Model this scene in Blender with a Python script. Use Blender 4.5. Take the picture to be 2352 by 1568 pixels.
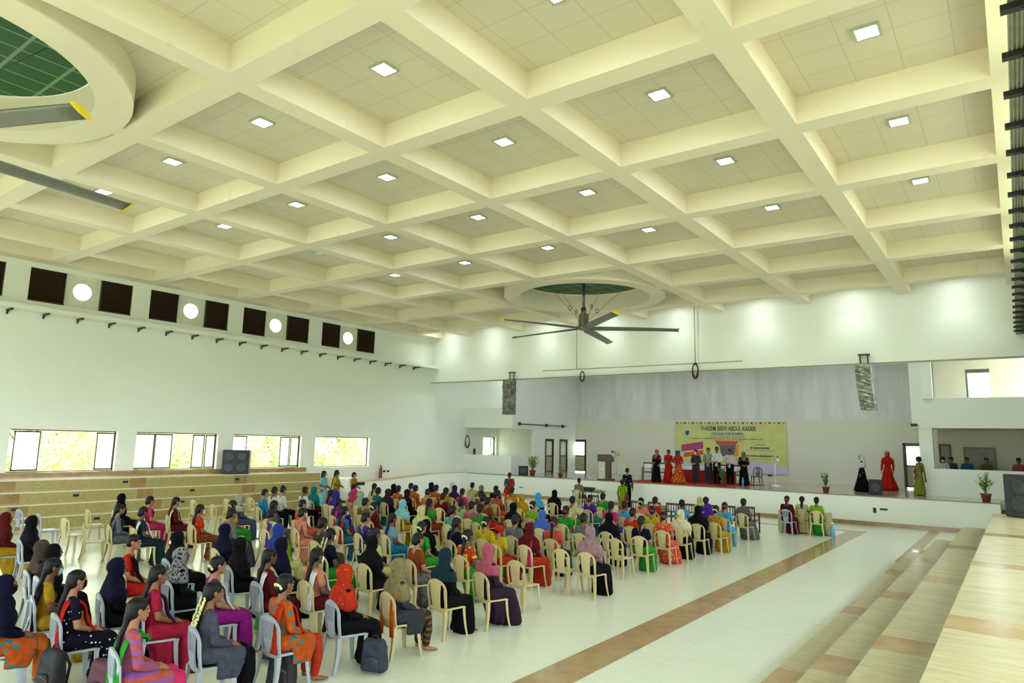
import bpy, bmesh, math, random
import numpy as np
from mathutils import Vector, Matrix
EXPOSURE, SKY, SUN, LAMP, WASH, STAGE_FILL = 1.17, 3.7, 2.5, 30.0, 50.0, 75.0
for o in list(bpy.data.objects): bpy.data.objects.remove(o)
S = bpy.context.scene
COL = S.collection
# ---------------------------------------------------------------- camera
def cam_matrix(yaw, pitch, roll, loc):
    y, p, r = map(math.radians, (yaw, pitch, roll))
    f = Vector((-math.sin(y)*math.cos(p), math.cos(y)*math.cos(p), math.sin(p)))
    rt = Vector((math.cos(y), math.sin(y), 0)); up = rt.cross(f)
    c, s = math.cos(r), math.sin(r)
    R, U = c*rt + s*up, -s*rt + c*up
    return Matrix(((R.x, U.x, -f.x, loc[0]), (R.y, U.y, -f.y, loc[1]), (R.z, U.z, -f.z, loc[2]), (0, 0, 0, 1)))
cd = bpy.data.cameras.new('camera'); cam = bpy.data.objects.new('camera', cd); COL.objects.link(cam)
cd.sensor_width = 36; cd.lens = 1563.84/2352*36; cd.clip_start = .05; cd.clip_end = 500
cam.matrix_world = cam_matrix(36.49, 8.412, 1.2925, (0, 0, 3.0))
S.camera = cam
# ---------------------------------------------------------------- light and exposure
S.view_settings.view_transform = 'Standard'; S.view_settings.look = 'None'
S.view_settings.gamma = 1; S.view_settings.use_curve_mapping = False
S.view_settings.exposure = EXPOSURE
W = bpy.data.worlds.new('daylight'); S.world = W; W.use_nodes = True
W.node_tree.nodes['Background'].inputs[0].default_value = (.86, .95, 1.0, 1)
W.node_tree.nodes['Background'].inputs[1].default_value = SKY
sd = bpy.data.lights.new('sun', 'SUN'); sd.energy = SUN; sd.angle = math.radians(2); sd.color = (1, .95, .82)
sun = bpy.data.objects.new('sun', sd); COL.objects.link(sun); sun.rotation_euler = (math.radians(18), math.radians(-14), 0)

# ---------------------------------------------------------------- materials
def lin(h):
    h = h.lstrip('#'); v = [int(h[i:i+2], 16)/255 for i in (0, 2, 4)]
    return tuple(c/12.92 if c <= .04045 else ((c+.055)/1.055)**2.4 for c in v) + (1,)
class NT:
    def __init__(s, name):
        s.m = bpy.data.materials.new(name); s.m.use_nodes = True; s.t = s.m.node_tree; s.b = s.t.nodes['Principled BSDF']
        s.co = s.t.nodes.new('ShaderNodeTexCoord')
    def n(s, typ, **k):
        x = s.t.nodes.new(typ)
        for a, v in k.items(): setattr(x, a, v)
        return x
    def l(s, a, b): s.t.links.new(a, b)
    def math(s, op, a, b=None, c=None):
        x = s.n('ShaderNodeMath', operation=op)
        for i, v in enumerate((a, b, c)):
            if v is None: continue
            if isinstance(v, (int, float)): x.inputs[i].default_value = v
            else: s.l(v, x.inputs[i])
        return x.outputs[0]
    def mix(s, f, a, b):
        x = s.n('ShaderNodeMix', data_type='RGBA')
        for i, v in ((0, f), (6, a), (7, b)):
            if isinstance(v, (int, float)): x.inputs[i].default_value = v
            elif isinstance(v, tuple): x.inputs[i].default_value = v
            else: s.l(v, x.inputs[i])
        return x.outputs[2]
    def ramp(s, f, a, b):
        x = s.n('ShaderNodeMapRange'); s.l(f, x.inputs[0]); x.inputs[1].default_value = a; x.inputs[2].default_value = b
        return x.outputs[0]
    def noise(s, scale, detail=3, vec=None, rough=.5, dist=0, stretch=None):
        x = s.n('ShaderNodeTexNoise'); x.inputs['Scale'].default_value = scale; x.inputs['Detail'].default_value = detail
        x.inputs['Roughness'].default_value = rough; x.inputs['Distortion'].default_value = dist
        v = vec or s.co.outputs['Object']
        if stretch:
            mp = s.n('ShaderNodeMapping'); mp.inputs['Scale'].default_value = stretch[:3]
            if len(stretch) > 3: mp.inputs['Rotation'].default_value = (0, 0, stretch[3])
            s.l(v, mp.inputs[0]); v = mp.outputs[0]
        s.l(v, x.inputs['Vector']); return x.outputs[0]
    def xyz(s):
        x = s.n('ShaderNodeSeparateXYZ'); s.l(s.co.outputs['Object'], x.inputs[0]); return x.outputs
    def col(s, c):
        if isinstance(c, tuple): s.b.inputs['Base Color'].default_value = c
        else: s.l(c, s.b.inputs['Base Color'])
    def seam(s, v, step, off, w):     # 1 on grout lines
        a = s.math('FRACT', s.math('DIVIDE', s.math('SUBTRACT', v, off), step))
        return s.math('LESS_THAN', s.math('ABSOLUTE', s.math('SUBTRACT', a, .5)), w/step/2)
def plain(name, hexc, rough=.6, metal=0, var=.08, scale=6, spec=None):
    t = NT(name); c = lin(hexc); d = tuple(x*(1-var*2.2) for x in c[:3]) + (1,)
    t.col(t.mix(t.ramp(t.noise(scale, 4), .35, .65), d, c))
    t.b.inputs['Roughness'].default_value = rough; t.b.inputs['Metallic'].default_value = metal
    if spec is not None: t.b.inputs['Specular IOR Level'].default_value = spec
    return t.m
def plaster(name, hexc, stain='#8f8456', amt=.25, rough=.75, sc=.35):
    t = NT(name); c = lin(hexc)
    soft = t.ramp(t.noise(sc, 5, dist=.4), .35, .75)
    c1 = t.mix(t.math('MULTIPLY', soft, .12), c, lin('#b9b48c'))
    spots = t.ramp(t.noise(2.3, 6, rough=.7, stretch=(1, 1, .6)), .62, .8)
    t.col(t.mix(t.math('MULTIPLY', spots, amt), c1, lin(stain)))
    t.b.inputs['Roughness'].default_value = rough; t.b.inputs['Specular IOR Level'].default_value = .25
    return t.m
def emit(name, hexc, s):
    t = NT(name); t.b.inputs['Base Color'].default_value = lin(hexc)
    t.b.inputs['Emission Color'].default_value = lin(hexc); t.b.inputs['Emission Strength'].default_value = s
    return t.m
M = {}
M['wall'] = plaster('cream_wall_paint', '#e9eee2', amt=.08)
M['ceil'] = plaster('cream_beam_paint', '#f0e5cd', amt=.25)
M['stagewall'] = plaster('grey_stage_plaster', '#dedfd6', stain='#a2a29c', amt=.18)
def upper_grey():
    t = NT('grey_cement_wall'); x = t.xyz()
    streak = t.ramp(t.noise(1.2, 5, stretch=(1.4, 1.4, .25), rough=.6), .35, .7)
    g = t.mix(t.math('MULTIPLY', streak, .8), lin('#d4d5d2'), lin('#b9bab8'))
    f = t.ramp(t.math('ADD', x[2], t.math('MULTIPLY', t.noise(.8, 3), .5)), 4.75, 4.95)
    t.col(t.mix(f, lin('#cdcdbb'), g)); t.b.inputs['Roughness'].default_value = .8
    return t.m
M['backwall'] = upper_grey()
def ceiling_panels():
    t = NT('ceiling_tiles'); x = t.xyz()
    s = t.math('MAXIMUM', t.seam(x[0], .72, -13.69, .022), t.seam(x[1], .70, 5.7, .022))
    base = t.mix(t.math('MULTIPLY', t.ramp(t.noise(1.6, 6, rough=.7), .6, .8), .25), lin('#ddd2bb'), lin('#b5a57e'))
    t.col(t.mix(t.math('MULTIPLY', s, .24), base, lin('#8d8468'))); t.b.inputs['Roughness'].default_value = .8
    return t.m
M['panel'] = ceiling_panels()
def green_net():
    t = NT('green_roof_tiles'); x = t.xyz()
    a = t.seam(x[0], .5, .1, .04); b = t.seam(x[1], .8, .2, .06)
    t.col(t.mix(t.math('MULTIPLY', t.math('MAXIMUM', a, b), .8), t.mix(t.noise(.8, 3), lin('#175a34'), lin('#0f4526')), lin('#7d9c79')))
    t.b.inputs['Roughness'].default_value = .6
    return t.m
M['green'] = green_net()
def marble(name, base, dark, vein, rough=.12, step=(0, 0), rot=.5, amt=.35, sc=1.1):
    t = NT(name); x = t.xyz()
    n1 = t.ramp(t.noise(sc, 6, stretch=(1, 5, 5, rot), dist=1.2, rough=.6), .4, .75)
    c = t.mix(t.math('MULTIPLY', n1, amt), lin(base), lin(dark))
    n2 = t.ramp(t.noise(sc*.4, 3), .3, .7)
    c = t.mix(t.math('MULTIPLY', n2, .18), c, lin(vein))
    if step[0]:
        s = t.math('MAXIMUM', t.seam(x[0], step[0], 0, .008), t.seam(x[1], step[1], 0, .008))
        c = t.mix(t.math('MULTIPLY', s, .22), c, lin('#8f8f78'))
    t.col(c); t.b.inputs['Roughness'].default_value = rough
    return t.m
M['floor'] = marble('pale_marble_floor', '#dce4d4', '#c8d0b4', '#d0d0b0', rough=.2, step=(1.2, .75), rot=1.2)
M['tier'] = marble('streaked_beige_marble', '#b0a980', '#8e865c', '#9c9266', rough=.24, rot=.95, amt=.75, sc=1.6)
M['riser'] = marble('streaked_olive_marble', '#b0a364', '#8d7f46', '#9c8c50', rough=.3, rot=.5, amt=.7, sc=2.2)
def brown_marble():
    t = NT('brown_marble_inlay')
    v = t.ramp(t.noise(5, 6, dist=2.5, rough=.65), .62, .68)
    c = t.mix(t.ramp(t.noise(3, 5), .3, .7), lin('#a98d5f'), lin('#94774a'))
    t.col(t.mix(t.math('MULTIPLY', v, .35), c, lin('#d3bd92'))); t.b.inputs['Roughness'].default_value = .15
    return t.m
M['brown'] = brown_marble()
M['stagefloor'] = marble('grey_stage_floor', '#a9a392', '#8f8a7a', '#98917e', rough=.13, step=(.9, .9))
M['white'] = plain('white_paint', '#eef0e6', .5, var=.02)
M['offwhite'] = plain('off_white_paint', '#dcdcc8', .7, var=.04)
M['black'] = plain('black_plastic', '#15161a', .45)
M['darkmetal'] = plain('dark_bronze_frame', '#2a241d', .4); M['winframe'] = plain('brown_window_frame', '#4a3a28', .5); M['highlight_tread'] = marble('pale_marble_tread', '#ece8d2', '#d0c8a0', '#dcd4b0', rough=.12)  # left tread colour lightened to paint in the bright edge highlight
M['brack'] = plain('black_bracket_metal', '#20201f', .5)
M['pipe'] = plain('cream_conduit', '#a9a877', .5)
M['rope'] = plain('brown_cable', '#3c2820', .8)
M['grey'] = plain('grey_metal', '#6f706c', .35, .6)
M['fanblade'] = plain('grey_fan_blade', '#74746e', .35, .3, var=.03)
M['yellow'] = plain('yellow_tip', '#e2c90c', .5, var=.02)
def slats():
    t = NT('brown_louvre_wood'); x = t.xyz()
    w = t.ramp(t.noise(4, 4, stretch=(1, .4, 12)), .35, .7)
    t.col(t.mix(w, lin('#3a2712'), lin('#21150b'))); t.b.inputs['Roughness'].default_value = .45
    return t.m
M['slat'] = slats()
M['wood'] = plain('dark_brown_wood', '#4a2c1a', .45, var=.12)
M['leaf'] = plain('green_leaf', '#4f8a2a', .55, var=.2, scale=20)
M['leaf2'] = plain('light_leaf', '#86b64a', .6, var=.2, scale=4)
M['bark'] = plain('brown_bark', '#8a7858', .9)
M['terra'] = plain('terracotta', '#7c4026', .7)
M['soil'] = plain('soil', '#2c2018', .95)
M['lamp'] = emit('lit_lamp_panel', '#f6fbff', LAMP)
M['lampframe'] = plain('lamp_frame', '#b9c4ae', .4)
t = NT('frosted_pane'); tl = t.n('ShaderNodeBsdfTranslucent'); tl.inputs[0].default_value = lin('#f2f2ea'); tr = t.n('ShaderNodeBsdfTransparent'); mx = t.n('ShaderNodeMixShader'); mx.inputs[0].default_value = .3
t.l(tl.outputs[0], mx.inputs[1]); t.l(tr.outputs[0], mx.inputs[2]); out = [n for n in t.t.nodes if n.type == 'OUTPUT_MATERIAL'][0]; t.l(mx.outputs[0], out.inputs[0]); M['glass'] = t.m
t = NT('clear_glass'); t.b.inputs['Roughness'].default_value = .02; t.b.inputs['Transmission Weight'].default_value = 1; t.b.inputs['IOR'].default_value = 1.02
t.b.inputs['Base Color'].default_value = (.95, .98, .97, 1); M['clear'] = t.m
M['red'] = plain('red_carpet', '#b8281a', .9, var=.1)

# ---------------------------------------------------------------- mesh helpers
def link(o, parent=None):
    COL.objects.link(o)
    if parent: o.parent = parent
    return o
def tag(o, label=None, cat=None, group=None, kind=None):
    for k, v in (('label', label), ('category', cat), ('group', group), ('kind', kind)):
        if v: o[k] = v
    return o
def obj(name, bm, mats, parent=None, smooth=False, loc=None):
    me = bpy.data.meshes.new(name); bm.to_mesh(me); bm.free()
    for m in (mats if isinstance(mats, (list, tuple)) else [mats]): me.materials.append(m)
    if smooth:
        for p in me.polygons: p.use_smooth = True
    o = bpy.data.objects.new(name, me); link(o, parent)
    if loc: o.location = loc
    return o
def empty(name, loc=(0, 0, 0), rz=0, label=None, cat=None, group=None):
    o = bpy.data.objects.new(name, None); o.empty_display_size = .2; link(o); o.location = loc; o.rotation_euler = (0, 0, rz)
    return tag(o, label, cat, group)
def struct(name, bm, mats, label=None, parent=None):
    o = obj(name, bm, mats, parent)
    if not parent: tag(o, label, kind='structure')
    return o
def box(bm, a, b, mi=0, bev=0):
    x0, x1 = sorted((a[0], b[0])); y0, y1 = sorted((a[1], b[1])); z0, z1 = sorted((a[2], b[2]))
    v = [bm.verts.new(p) for p in ((x0, y0, z0), (x1, y0, z0), (x1, y1, z0), (x0, y1, z0), (x0, y0, z1), (x1, y0, z1), (x1, y1, z1), (x0, y1, z1))]
    fs = [bm.faces.new([v[i] for i in q]) for q in ((0, 3, 2, 1), (4, 5, 6, 7), (0, 1, 5, 4), (1, 2, 6, 5), (2, 3, 7, 6), (3, 0, 4, 7))]
    for f in fs: f.material_index = mi
    if bev:
        es = list({e for f in fs for e in f.edges}); bmesh.ops.bevel(bm, geom=es, offset=bev, segments=2, affect='EDGES', profile=.6)
    return bm
def B(*boxes, bev=0):
    bm = bmesh.new()
    for q in boxes: box(bm, q[0], q[1], q[2] if len(q) > 2 else 0, bev)
    return bm
def tube(bm, pts, r, n=8, mi=0, cap=True, r1=None):
    pts = [Vector(p) for p in pts]; rings = []
    up = Vector((0, 0, 1)); prev = None
    for i, p in enumerate(pts):
        d = (pts[min(i+1, len(pts)-1)] - pts[max(i-1, 0)]).normalized()
        a = prev - d*prev.dot(d) if prev is not None else (up if abs(d.z) < .9 else Vector((1, 0, 0))).cross(d)
        if a.length < 1e-6: a = Vector((1, 0, 0))
        a.normalize(); prev = a; c = d.cross(a)
        rr = r if not r1 else r + (r1-r)*i/(len(pts)-1)
        if isinstance(r, (list, tuple)): rr = r[i]
        rings.append([bm.verts.new(p + a*math.cos(t)*rr + c*math.sin(t)*rr) for t in [2*math.pi*k/n for k in range(n)]])
    for A, C in zip(rings, rings[1:]):
        for k in range(n):
            f = bm.faces.new((A[k], A[(k+1) % n], C[(k+1) % n], C[k])); f.material_index = mi; f.smooth = True
    if cap:
        bm.faces.new(rings[0][::-1]).material_index = mi; bm.faces.new(rings[-1]).material_index = mi
    return bm
def lathe(bm, prof, n=24, c=(0, 0, 0), mi=0):
    rings = []
    for r, z in prof:
        rings.append([bm.verts.new((c[0]+r*math.cos(2*math.pi*k/n), c[1]+r*math.sin(2*math.pi*k/n), c[2]+z)) for k in range(n)])
    for A, C in zip(rings, rings[1:]):
        for k in range(n):
            f = bm.faces.new((A[k], A[(k+1) % n], C[(k+1) % n], C[k])); f.material_index = mi; f.smooth = True
    bm.faces.new(rings[0][::-1]).material_index = mi; bm.faces.new(rings[-1]).material_index = mi
    return bm
def wall(axis, pos, th, u0, u1, z0, z1, holes=()):
    """wall in the plane axis=pos (inner face) of thickness th, with rectangular openings (ua,ub,za,zb)"""
    bm = bmesh.new()
    us = sorted({u0, u1, *[h[i] for h in holes for i in (0, 1)]}); zs = sorted({z0, z1, *[h[i] for h in holes for i in (2, 3)]})
    def P(u, z, d): return (pos+d, u, z) if axis == 'x' else (u, pos+d, z)
    def quad(*p): bm.faces.new([bm.verts.new(q) for q in p])
    def hole(a, b, c, d): return any(h[0] <= a+1e-6 and b-1e-6 <= h[1] and h[2] <= c+1e-6 and d-1e-6 <= h[3] for h in holes)
    nu, nz = len(us)-1, len(zs)-1
    solid = [[not hole(us[i], us[i+1], zs[j], zs[j+1]) for j in range(nz)] for i in range(nu)]
    for i in range(nu):
        for j in range(nz):
            if not solid[i][j]: continue
            a, b, c, d = us[i], us[i+1], zs[j], zs[j+1]
            quad(P(a, c, 0), P(b, c, 0), P(b, d, 0), P(a, d, 0)); quad(P(a, c, th), P(a, d, th), P(b, d, th), P(b, c, th))
            if i == 0 or not solid[i-1][j]: quad(P(a, c, 0), P(a, d, 0), P(a, d, th), P(a, c, th))
            if i == nu-1 or not solid[i+1][j]: quad(P(b, c, 0), P(b, c, th), P(b, d, th), P(b, d, 0))
            if j == 0 or not solid[i][j-1]: quad(P(a, c, 0), P(a, c, th), P(b, c, th), P(b, c, 0))
            if j == nz-1 or not solid[i][j+1]: quad(P(a, d, 0), P(b, d, 0), P(b, d, th), P(a, d, th))
    bmesh.ops.remove_doubles(bm, verts=bm.verts, dist=1e-5)
    bmesh.ops.recalc_face_normals(bm, faces=bm.faces)
    return bm
# ================================================================ THE HALL
XL, XR, YR, YH, YS, ZS, YB, ZC, ZP, ZT = -27.0, .8, -6.0, 28.75, 31.3, 1.17, 39.4, 8.8, 9.3, 9.75
struct('floor', B(((XL-.4, YR, -.2), (XR+.4, YS, 0))), M['floor'], 'pale marble hall floor')
bands = [((-5.35, YR, 0), (-4.75, 28.9, .004)), ((-23.6, 28.5, 0), (-4.75, 28.9, .0045)), ((-2.95, 21.9, 0), (-2.6, 31.2, .004)), ((-24.0, YR, 0), (-23.8, 28.9, .004))]
struct('trim_1', B(*bands), M['brown'], 'brown marble bands let into the pale floor')
bays = [(.3, 3.7), (4.4, 7.81), (8.53, 11.94), (12.62, 15.95), (16.65, 20.13), (20.9, 24.33)]
wins = [(a, b, 1.62, 3.07) for a, b in bays]
upp = [(a, b, 7.45, 8.62) for a, b in bays]
struct('wall_left', wall('x', XL, -.35, YR, YB, -.2, ZT, wins + upp + [(33.7, 35.05, 2.15, 3.3), (37.2, 39.2, 7.4, 9.0)]), M['wall'], 'long cream hall wall with low windows and high shutters')
struct('wall_right', wall('x', XR, .35, YR, YB, -.2, ZT, [(a, b, 1.62, 3.9) for a, b in [(-5.4, -3.9), (-3.5, -.3)]+bays] + upp + [(34.8, 37.4, 4.5, 8.9)]), M['wall'], 'cream hall wall on the right side')
struct('wall_rear', wall('y', YR, -.35, XL-.35, XR+.35, -.2, ZT, [(XL+.6+i*4.45, XL+.6+i*4.45+4.0, 1.0, 5.6) for i in range(6)]), M['wall'], 'rear hall wall with tall openings')
struct('wall_front', B(((XL, YH, 6.25), (XR, YH+.3, ZT))), M['wall'], 'cream header wall over the stage opening')
struct('trim_2', B(((XL, YH-.012, 6.25), (XR, YH, 6.285))), plain('brown_edge', '#8f8a63', .7), 'thin brown edge under the header wall')
# ceiling: panels, beams with coffers, two round wells
bx = [-3.04, -6.57, -10.07, -13.66, -17.15, -20.7, -24.25]; by = [-1.3, 2.2, 5.7, 9.07, 12.53, 16.08, 19.7, 23.25, 26.8]
hb = .215
xe = [XL+.75] + sorted(bx) + [.05]; ye = [YR] + by + [YH]
def coffers():
    out = []
    for i in range(len(xe)-1):
        for j in range(len(ye)-1):
            x0 = xe[i] + (hb if i else 0); x1 = xe[i+1] - (hb if i < len(xe)-2 else 0)
            y0 = ye[j] + (hb if j else 0); y1 = ye[j+1] - (hb if j < len(ye)-2 else 0)
            out.append((x0, x1, y0, y1))
    return out
bm = bmesh.new()
us = sorted({XL, XR, YR*0+xe[0], *[c[0] for c in coffers()], *[c[1] for c in coffers()]}); vs = sorted({YR, YH, *[c[2] for c in coffers()], *[c[3] for c in coffers()]})
def incof(a, b, c, d): return any(q[0] <= a+1e-6 and b-1e-6 <= q[1] and q[2] <= c+1e-6 and d-1e-6 <= q[3] for q in coffers())
sol = [[not incof(us[i], us[i+1], vs[j], vs[j+1]) for j in range(len(vs)-1)] for i in range(len(us)-1)]
def q4(bm, *p): return bm.faces.new([bm.verts.new(q) for q in p])
nu, nv = len(us)-1, len(vs)-1
for i in range(nu):
    for j in range(nv):
        if not sol[i][j]: continue
        a, b, c, d = us[i], us[i+1], vs[j], vs[j+1]
        q4(bm, (a, c, ZC), (a, d, ZC), (b, d, ZC), (b, c, ZC)); q4(bm, (a, c, ZP), (b, c, ZP), (b, d, ZP), (a, d, ZP))
        if i == 0 or not sol[i-1][j]: q4(bm, (a, c, ZC), (a, c, ZP), (a, d, ZP), (a, d, ZC))
        if i == nu-1 or not sol[i+1][j]: q4(bm, (b, c, ZC), (b, d, ZC), (b, d, ZP), (b, c, ZP))
        if j == 0 or not sol[i][j-1]: q4(bm, (a, c, ZC), (b, c, ZC), (b, c, ZP), (a, c, ZP))
        if j == nv-1 or not sol[i][j+1]: q4(bm, (a, d, ZC), (a, d, ZP), (b, d, ZP), (b, d, ZC))
bmesh.ops.remove_doubles(bm, verts=bm.verts, dist=1e-5); bmesh.ops.recalc_face_normals(bm, faces=bm.faces)
beams = struct('trim_3', bm, M['ceil'], 'grid of cream ceiling beams forming square coffers')
WELLS = [(-13.73, 2.25), (-13.66, 23.25)]
slab = struct('ceiling', B(((XL, YR, ZP), (XR, YH, ZT))), M['panel'], 'tiled ceiling panels between the beams')
def carve(o, r):
    cut = bmesh.new()
    for x, y in WELLS: lathe(cut, [(r, ZC-1), (r, ZT+1)], 96, (x, y, 0))
    bmesh.ops.recalc_face_normals(cut, faces=cut.faces)
    c = obj('cutter', cut, M['ceil']); md = o.modifiers.new('b', 'BOOLEAN'); md.operation = 'DIFFERENCE'; md.object = c; md.solver = 'EXACT'
    bpy.context.view_layer.update(); dg = bpy.context.evaluated_depsgraph_get()
    me = bpy.data.meshes.new_from_object(o.evaluated_get(dg)); o.modifiers.clear(); o.data = me; bpy.data.objects.remove(c)
carve(beams, 3.12); carve(slab, 2.63)
for k, (x, y) in enumerate(WELLS):
    bm = bmesh.new(); n = 96
    prof = [(2.6, ZC-.006), (3.2, ZC-.006), (3.2, ZP+.01), (2.66, ZP+.01), (2.6, ZP+.2)]
    rings = [[bm.verts.new((x+r*math.cos(2*math.pi*i/n), y+r*math.sin(2*math.pi*i/n), z)) for i in range(n)] for r, z in prof]
    for a in range(5):
        A, C = rings[a], rings[(a+1) % 5]
        for i in range(n): bm.faces.new((A[i], A[(i+1) % n], C[(i+1) % n], C[i]))
    bmesh.ops.recalc_face_normals(bm, faces=bm.faces)
    struct('trim_%d' % (4+k), bm, M['ceil'], 'round cream ring beam %s' % ('by the camera with a fan below' if k == 0 else 'near the stage with a fan below'))
    bm = bmesh.new(); lathe(bm, [(2.59, 9.5), (2.59, 9.56)], 96)
    g = struct('ceiling' if 0 else 'trim_%d' % (6+k), bm, M['green'], 'round green roof panel inside the ring %s' % ('near the camera' if k == 0 else 'near the stage')); g.location = (x, y, 0)
# upper ledges and bands on both side walls
struct('trim_8', B(((XL, YR, 7.05), (XL+.6, YH, 7.2)), ((XL, YR, 7.2), (XL+.06, YH, 7.3))), M['wall'], 'cream ledge under the left high shutters')
ZL = 7.05
bm = B(((.2, YR, ZL), (.8, YH, 7.2)))
for i in range(16): box(bm, (.22+i*.037, YR, ZL-.02), (.238+i*.037, YH, ZL))
struct('trim_9', bm, plain('ledge_grey', '#9a9c88', .6), 'ribbed ledge above the camera on the right wall')
NTH = ['first', 'second', 'third', 'fourth', 'fifth', 'sixth', 'seventh', 'eighth', 'ninth', 'tenth', 'eleventh', 'twelfth', 'thirteenth', 'fourteenth', 'fifteenth', 'sixteenth', 'seventeenth', 'eighteenth', 'nineteenth', 'twentieth', 'twenty first', 'twenty second', 'twenty third']
def bracket(side, y, i):
    r = empty('ledge_bracket', (XL if side < 0 else XR, y, ZL-.02), 0, ('small black bracket under the left wall ledge, %s from the camera end' if side < 0 else 'black bracket bar under the right wall ledge, %s from the camera end') % NTH[i],
              'bracket', 'black brackets under the left ledge' if side < 0 else 'black brackets under the right ledge')
    s = -side
    bm = bmesh.new()
    if side < 0: box(bm, (0, -.02, -.16), (.05*s, .02, 0)); box(bm, (0, -.03, -.05), (.5*s, .03, -.0)); tube(bm, [(0, 0, -.15), (.3*s, 0, -.03)], .012, 6)
    else: box(bm, (0, -.02, -.3), (.05*s, .02, 0)); box(bm, (0, -.045, -.06), (.66*s, .045, -.0)); tube(bm, [(0, 0, -.28), (.5*s, 0, -.05)], .015, 6)
    obj('bracket_arm', bm, M['brack'], r)
for i in range(19): bracket(-1, 8.0+i*1.07, i)
for i in range(23): bracket(1, 7.2+i*.93, i)
# windows of the left wall: frame, sliding sashes with grilles, panes
def window(n, x, y0, y1, z0, z1, sashes, label, s=-1):
    xo = x + s*.18
    bm = B(((xo-.03, y0, z0), (xo+.03, y1, z0+.035)), ((xo-.03, y0, z1-.035), (xo+.03, y1, z1)), ((xo-.03, y0, z0), (xo+.03, y0+.035, z1)), ((xo-.03, y1-.035, z0), (xo+.03, y1, z1)))
    w = tag(obj('window_%d' % n, bm, M['winframe']), label, kind='structure')
    for a, b in sashes:
        bm = B(((xo-.02, a, z0+.05), (xo+.02, a+.03, z1-.05)), ((xo-.02, b-.03, z0+.05), (xo+.02, b, z1-.05)), ((xo-.02, a, z0+.05), (xo+.02, b, z0+.1)), ((xo-.02, a, z1-.1), (xo+.02, b, z1-.05)))
        sash = obj('sash', bm, M['winframe'], w)
        obj('pane', B(((xo-.004, a+.04, z0+.1), (xo+.004, b-.04, z1-.1))), M['glass'], sash)
        bm = bmesh.new(); k = max(2, int((b-a)/.14))
        for i in range(1, k): y = a+(b-a)*i/k; box(bm, (xo+.05, y-.004, z0+.1), (xo+.058, y+.004, z1-.1))
        for i in range(1, 6): z = z0+(z1-z0)*i/6; box(bm, (xo+.05, a, z-.004), (xo+.058, b, z+.004))
        obj('grille', bm, M['grey'], sash)
    return w
window(1, XL, 4.4, 7.81, 1.62, 3.07, [(4.5, 6.0), (6.1, 7.7)], 'window before the first visible window')
window(2, XL, 8.53, 11.94, 1.62, 3.07, [(8.72, 9.5), (11.3, 11.92)], 'first left window with two sashes slid apart')
window(3, XL, 12.62, 15.95, 1.62, 3.07, [(12.66, 13.4), (13.42, 14.1), (14.95, 15.45), (15.5, 15.92)], 'second left window half covered by grilled sashes')
window(4, XL, 16.65, 20.13, 1.62, 3.07, [(16.72, 17.4), (19.1, 19.6), (19.65, 20.1)], 'third left window behind the black speaker cabinet')
window(5, XL, 20.9, 24.33, 1.62, 3.07, [], 'fourth left window fully open to the trees')
window(6, XL, 33.7, 35.05, 2.15, 3.3, [(34.7, 35.0)], 'small window in the recess left of the stage')
# high shutters and round windows
for k, (a, b) in enumerate(bays):
    c0, c1 = a+1.13, a+2.31
    if k >= 1:
        for (p, q, w) in ((a, c0, 'left'), (c1, b, 'right')):
            bm = B(((XL-.16, p, 7.45), (XL-.14, q, 8.62)), ((XL-.15, p, 7.45), (XL-.05, p+.03, 8.62)), ((XL-.15, q-.03, 7.45), (XL-.05, q, 8.62)), ((XL-.13, p, 7.45), (XL-.02, q, 7.5)))
            fr = obj('louvre_shutter', bm, M['darkmetal'])
            nm = {1: 'bay cut by the left picture edge', 2: 'first full bay from the left', 3: 'second full bay from the left', 4: 'third full bay from the left', 5: 'bay nearest the stage'}[k]
            tag(fr, 'brown slatted shutter %s of the round window, %s' % (w, nm), 'shutter', 'brown louvred shutters under the ceiling')
            bm = bmesh.new()
            for i in range(16):
                z = 7.5+i*.07
                v = [bm.verts.new(t) for t in ((XL-.13, p+.03, z), (XL-.13, q-.03, z), (XL-.07, q-.03, z+.065), (XL-.07, p+.03, z+.065))]; bm.faces.new(v)
                v = [bm.verts.new(t) for t in ((XL-.13, p+.03, z+.012), (XL-.07, p+.03, z+.077), (XL-.07, q-.03, z+.077), (XL-.13, q-.03, z+.012))]; bm.faces.new(v)
            obj('slats', bm, M['slat'], fr)
    # panel with round opening
    bm = bmesh.new(); n = 48; cy, cz, r = (c0+c1)/2, 8.06, .31
    for x in (XL-.12, XL-.2):
        inner = [bm.verts.new((x, cy+r*math.cos(2*math.pi*i/n), cz+r*math.sin(2*math.pi*i/n))) for i in range(n)]
        outer = []
        for i in range(n):
            t = 2*math.pi*i/n; c, s = math.cos(t), math.sin(t)
            k1 = min((c1-c0)/2/abs(c) if abs(c) > 1e-6 else 9, ((8.62-cz) if s > 0 else (cz-7.45))/abs(s) if abs(s) > 1e-6 else 9)
            outer.append(bm.verts.new((x, cy+c*k1, cz+s*k1)))
        for i in range(n): bm.faces.new((inner[i], inner[(i+1) % n], outer[(i+1) % n], outer[i]))
        if x == XL-.12: in0 = inner
    for i in range(n): bm.faces.new((in0[i], in0[(i+1) % n], inner[(i+1) % n], inner[i]))
    for y, z in ((c0, 7.45), (c1, 7.45), (c1, 8.62), (c0, 8.62)): pass
    bmesh.ops.recalc_face_normals(bm, faces=bm.faces)
    tag(obj('window_%d' % (10+k), bm, M['offwhite']), 'round window in a grey panel between shutters, bay %d' % k, kind='structure')
# right wall: plain blanks in the high openings (unseen), low windows stay open
struct('wall_right_panels', B(*[((XR+.1, a, 7.45), (XR+.2, b, 8.62)) for a, b in bays]), M['slat'], 'shutters in the right wall') if 0 else None
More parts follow.
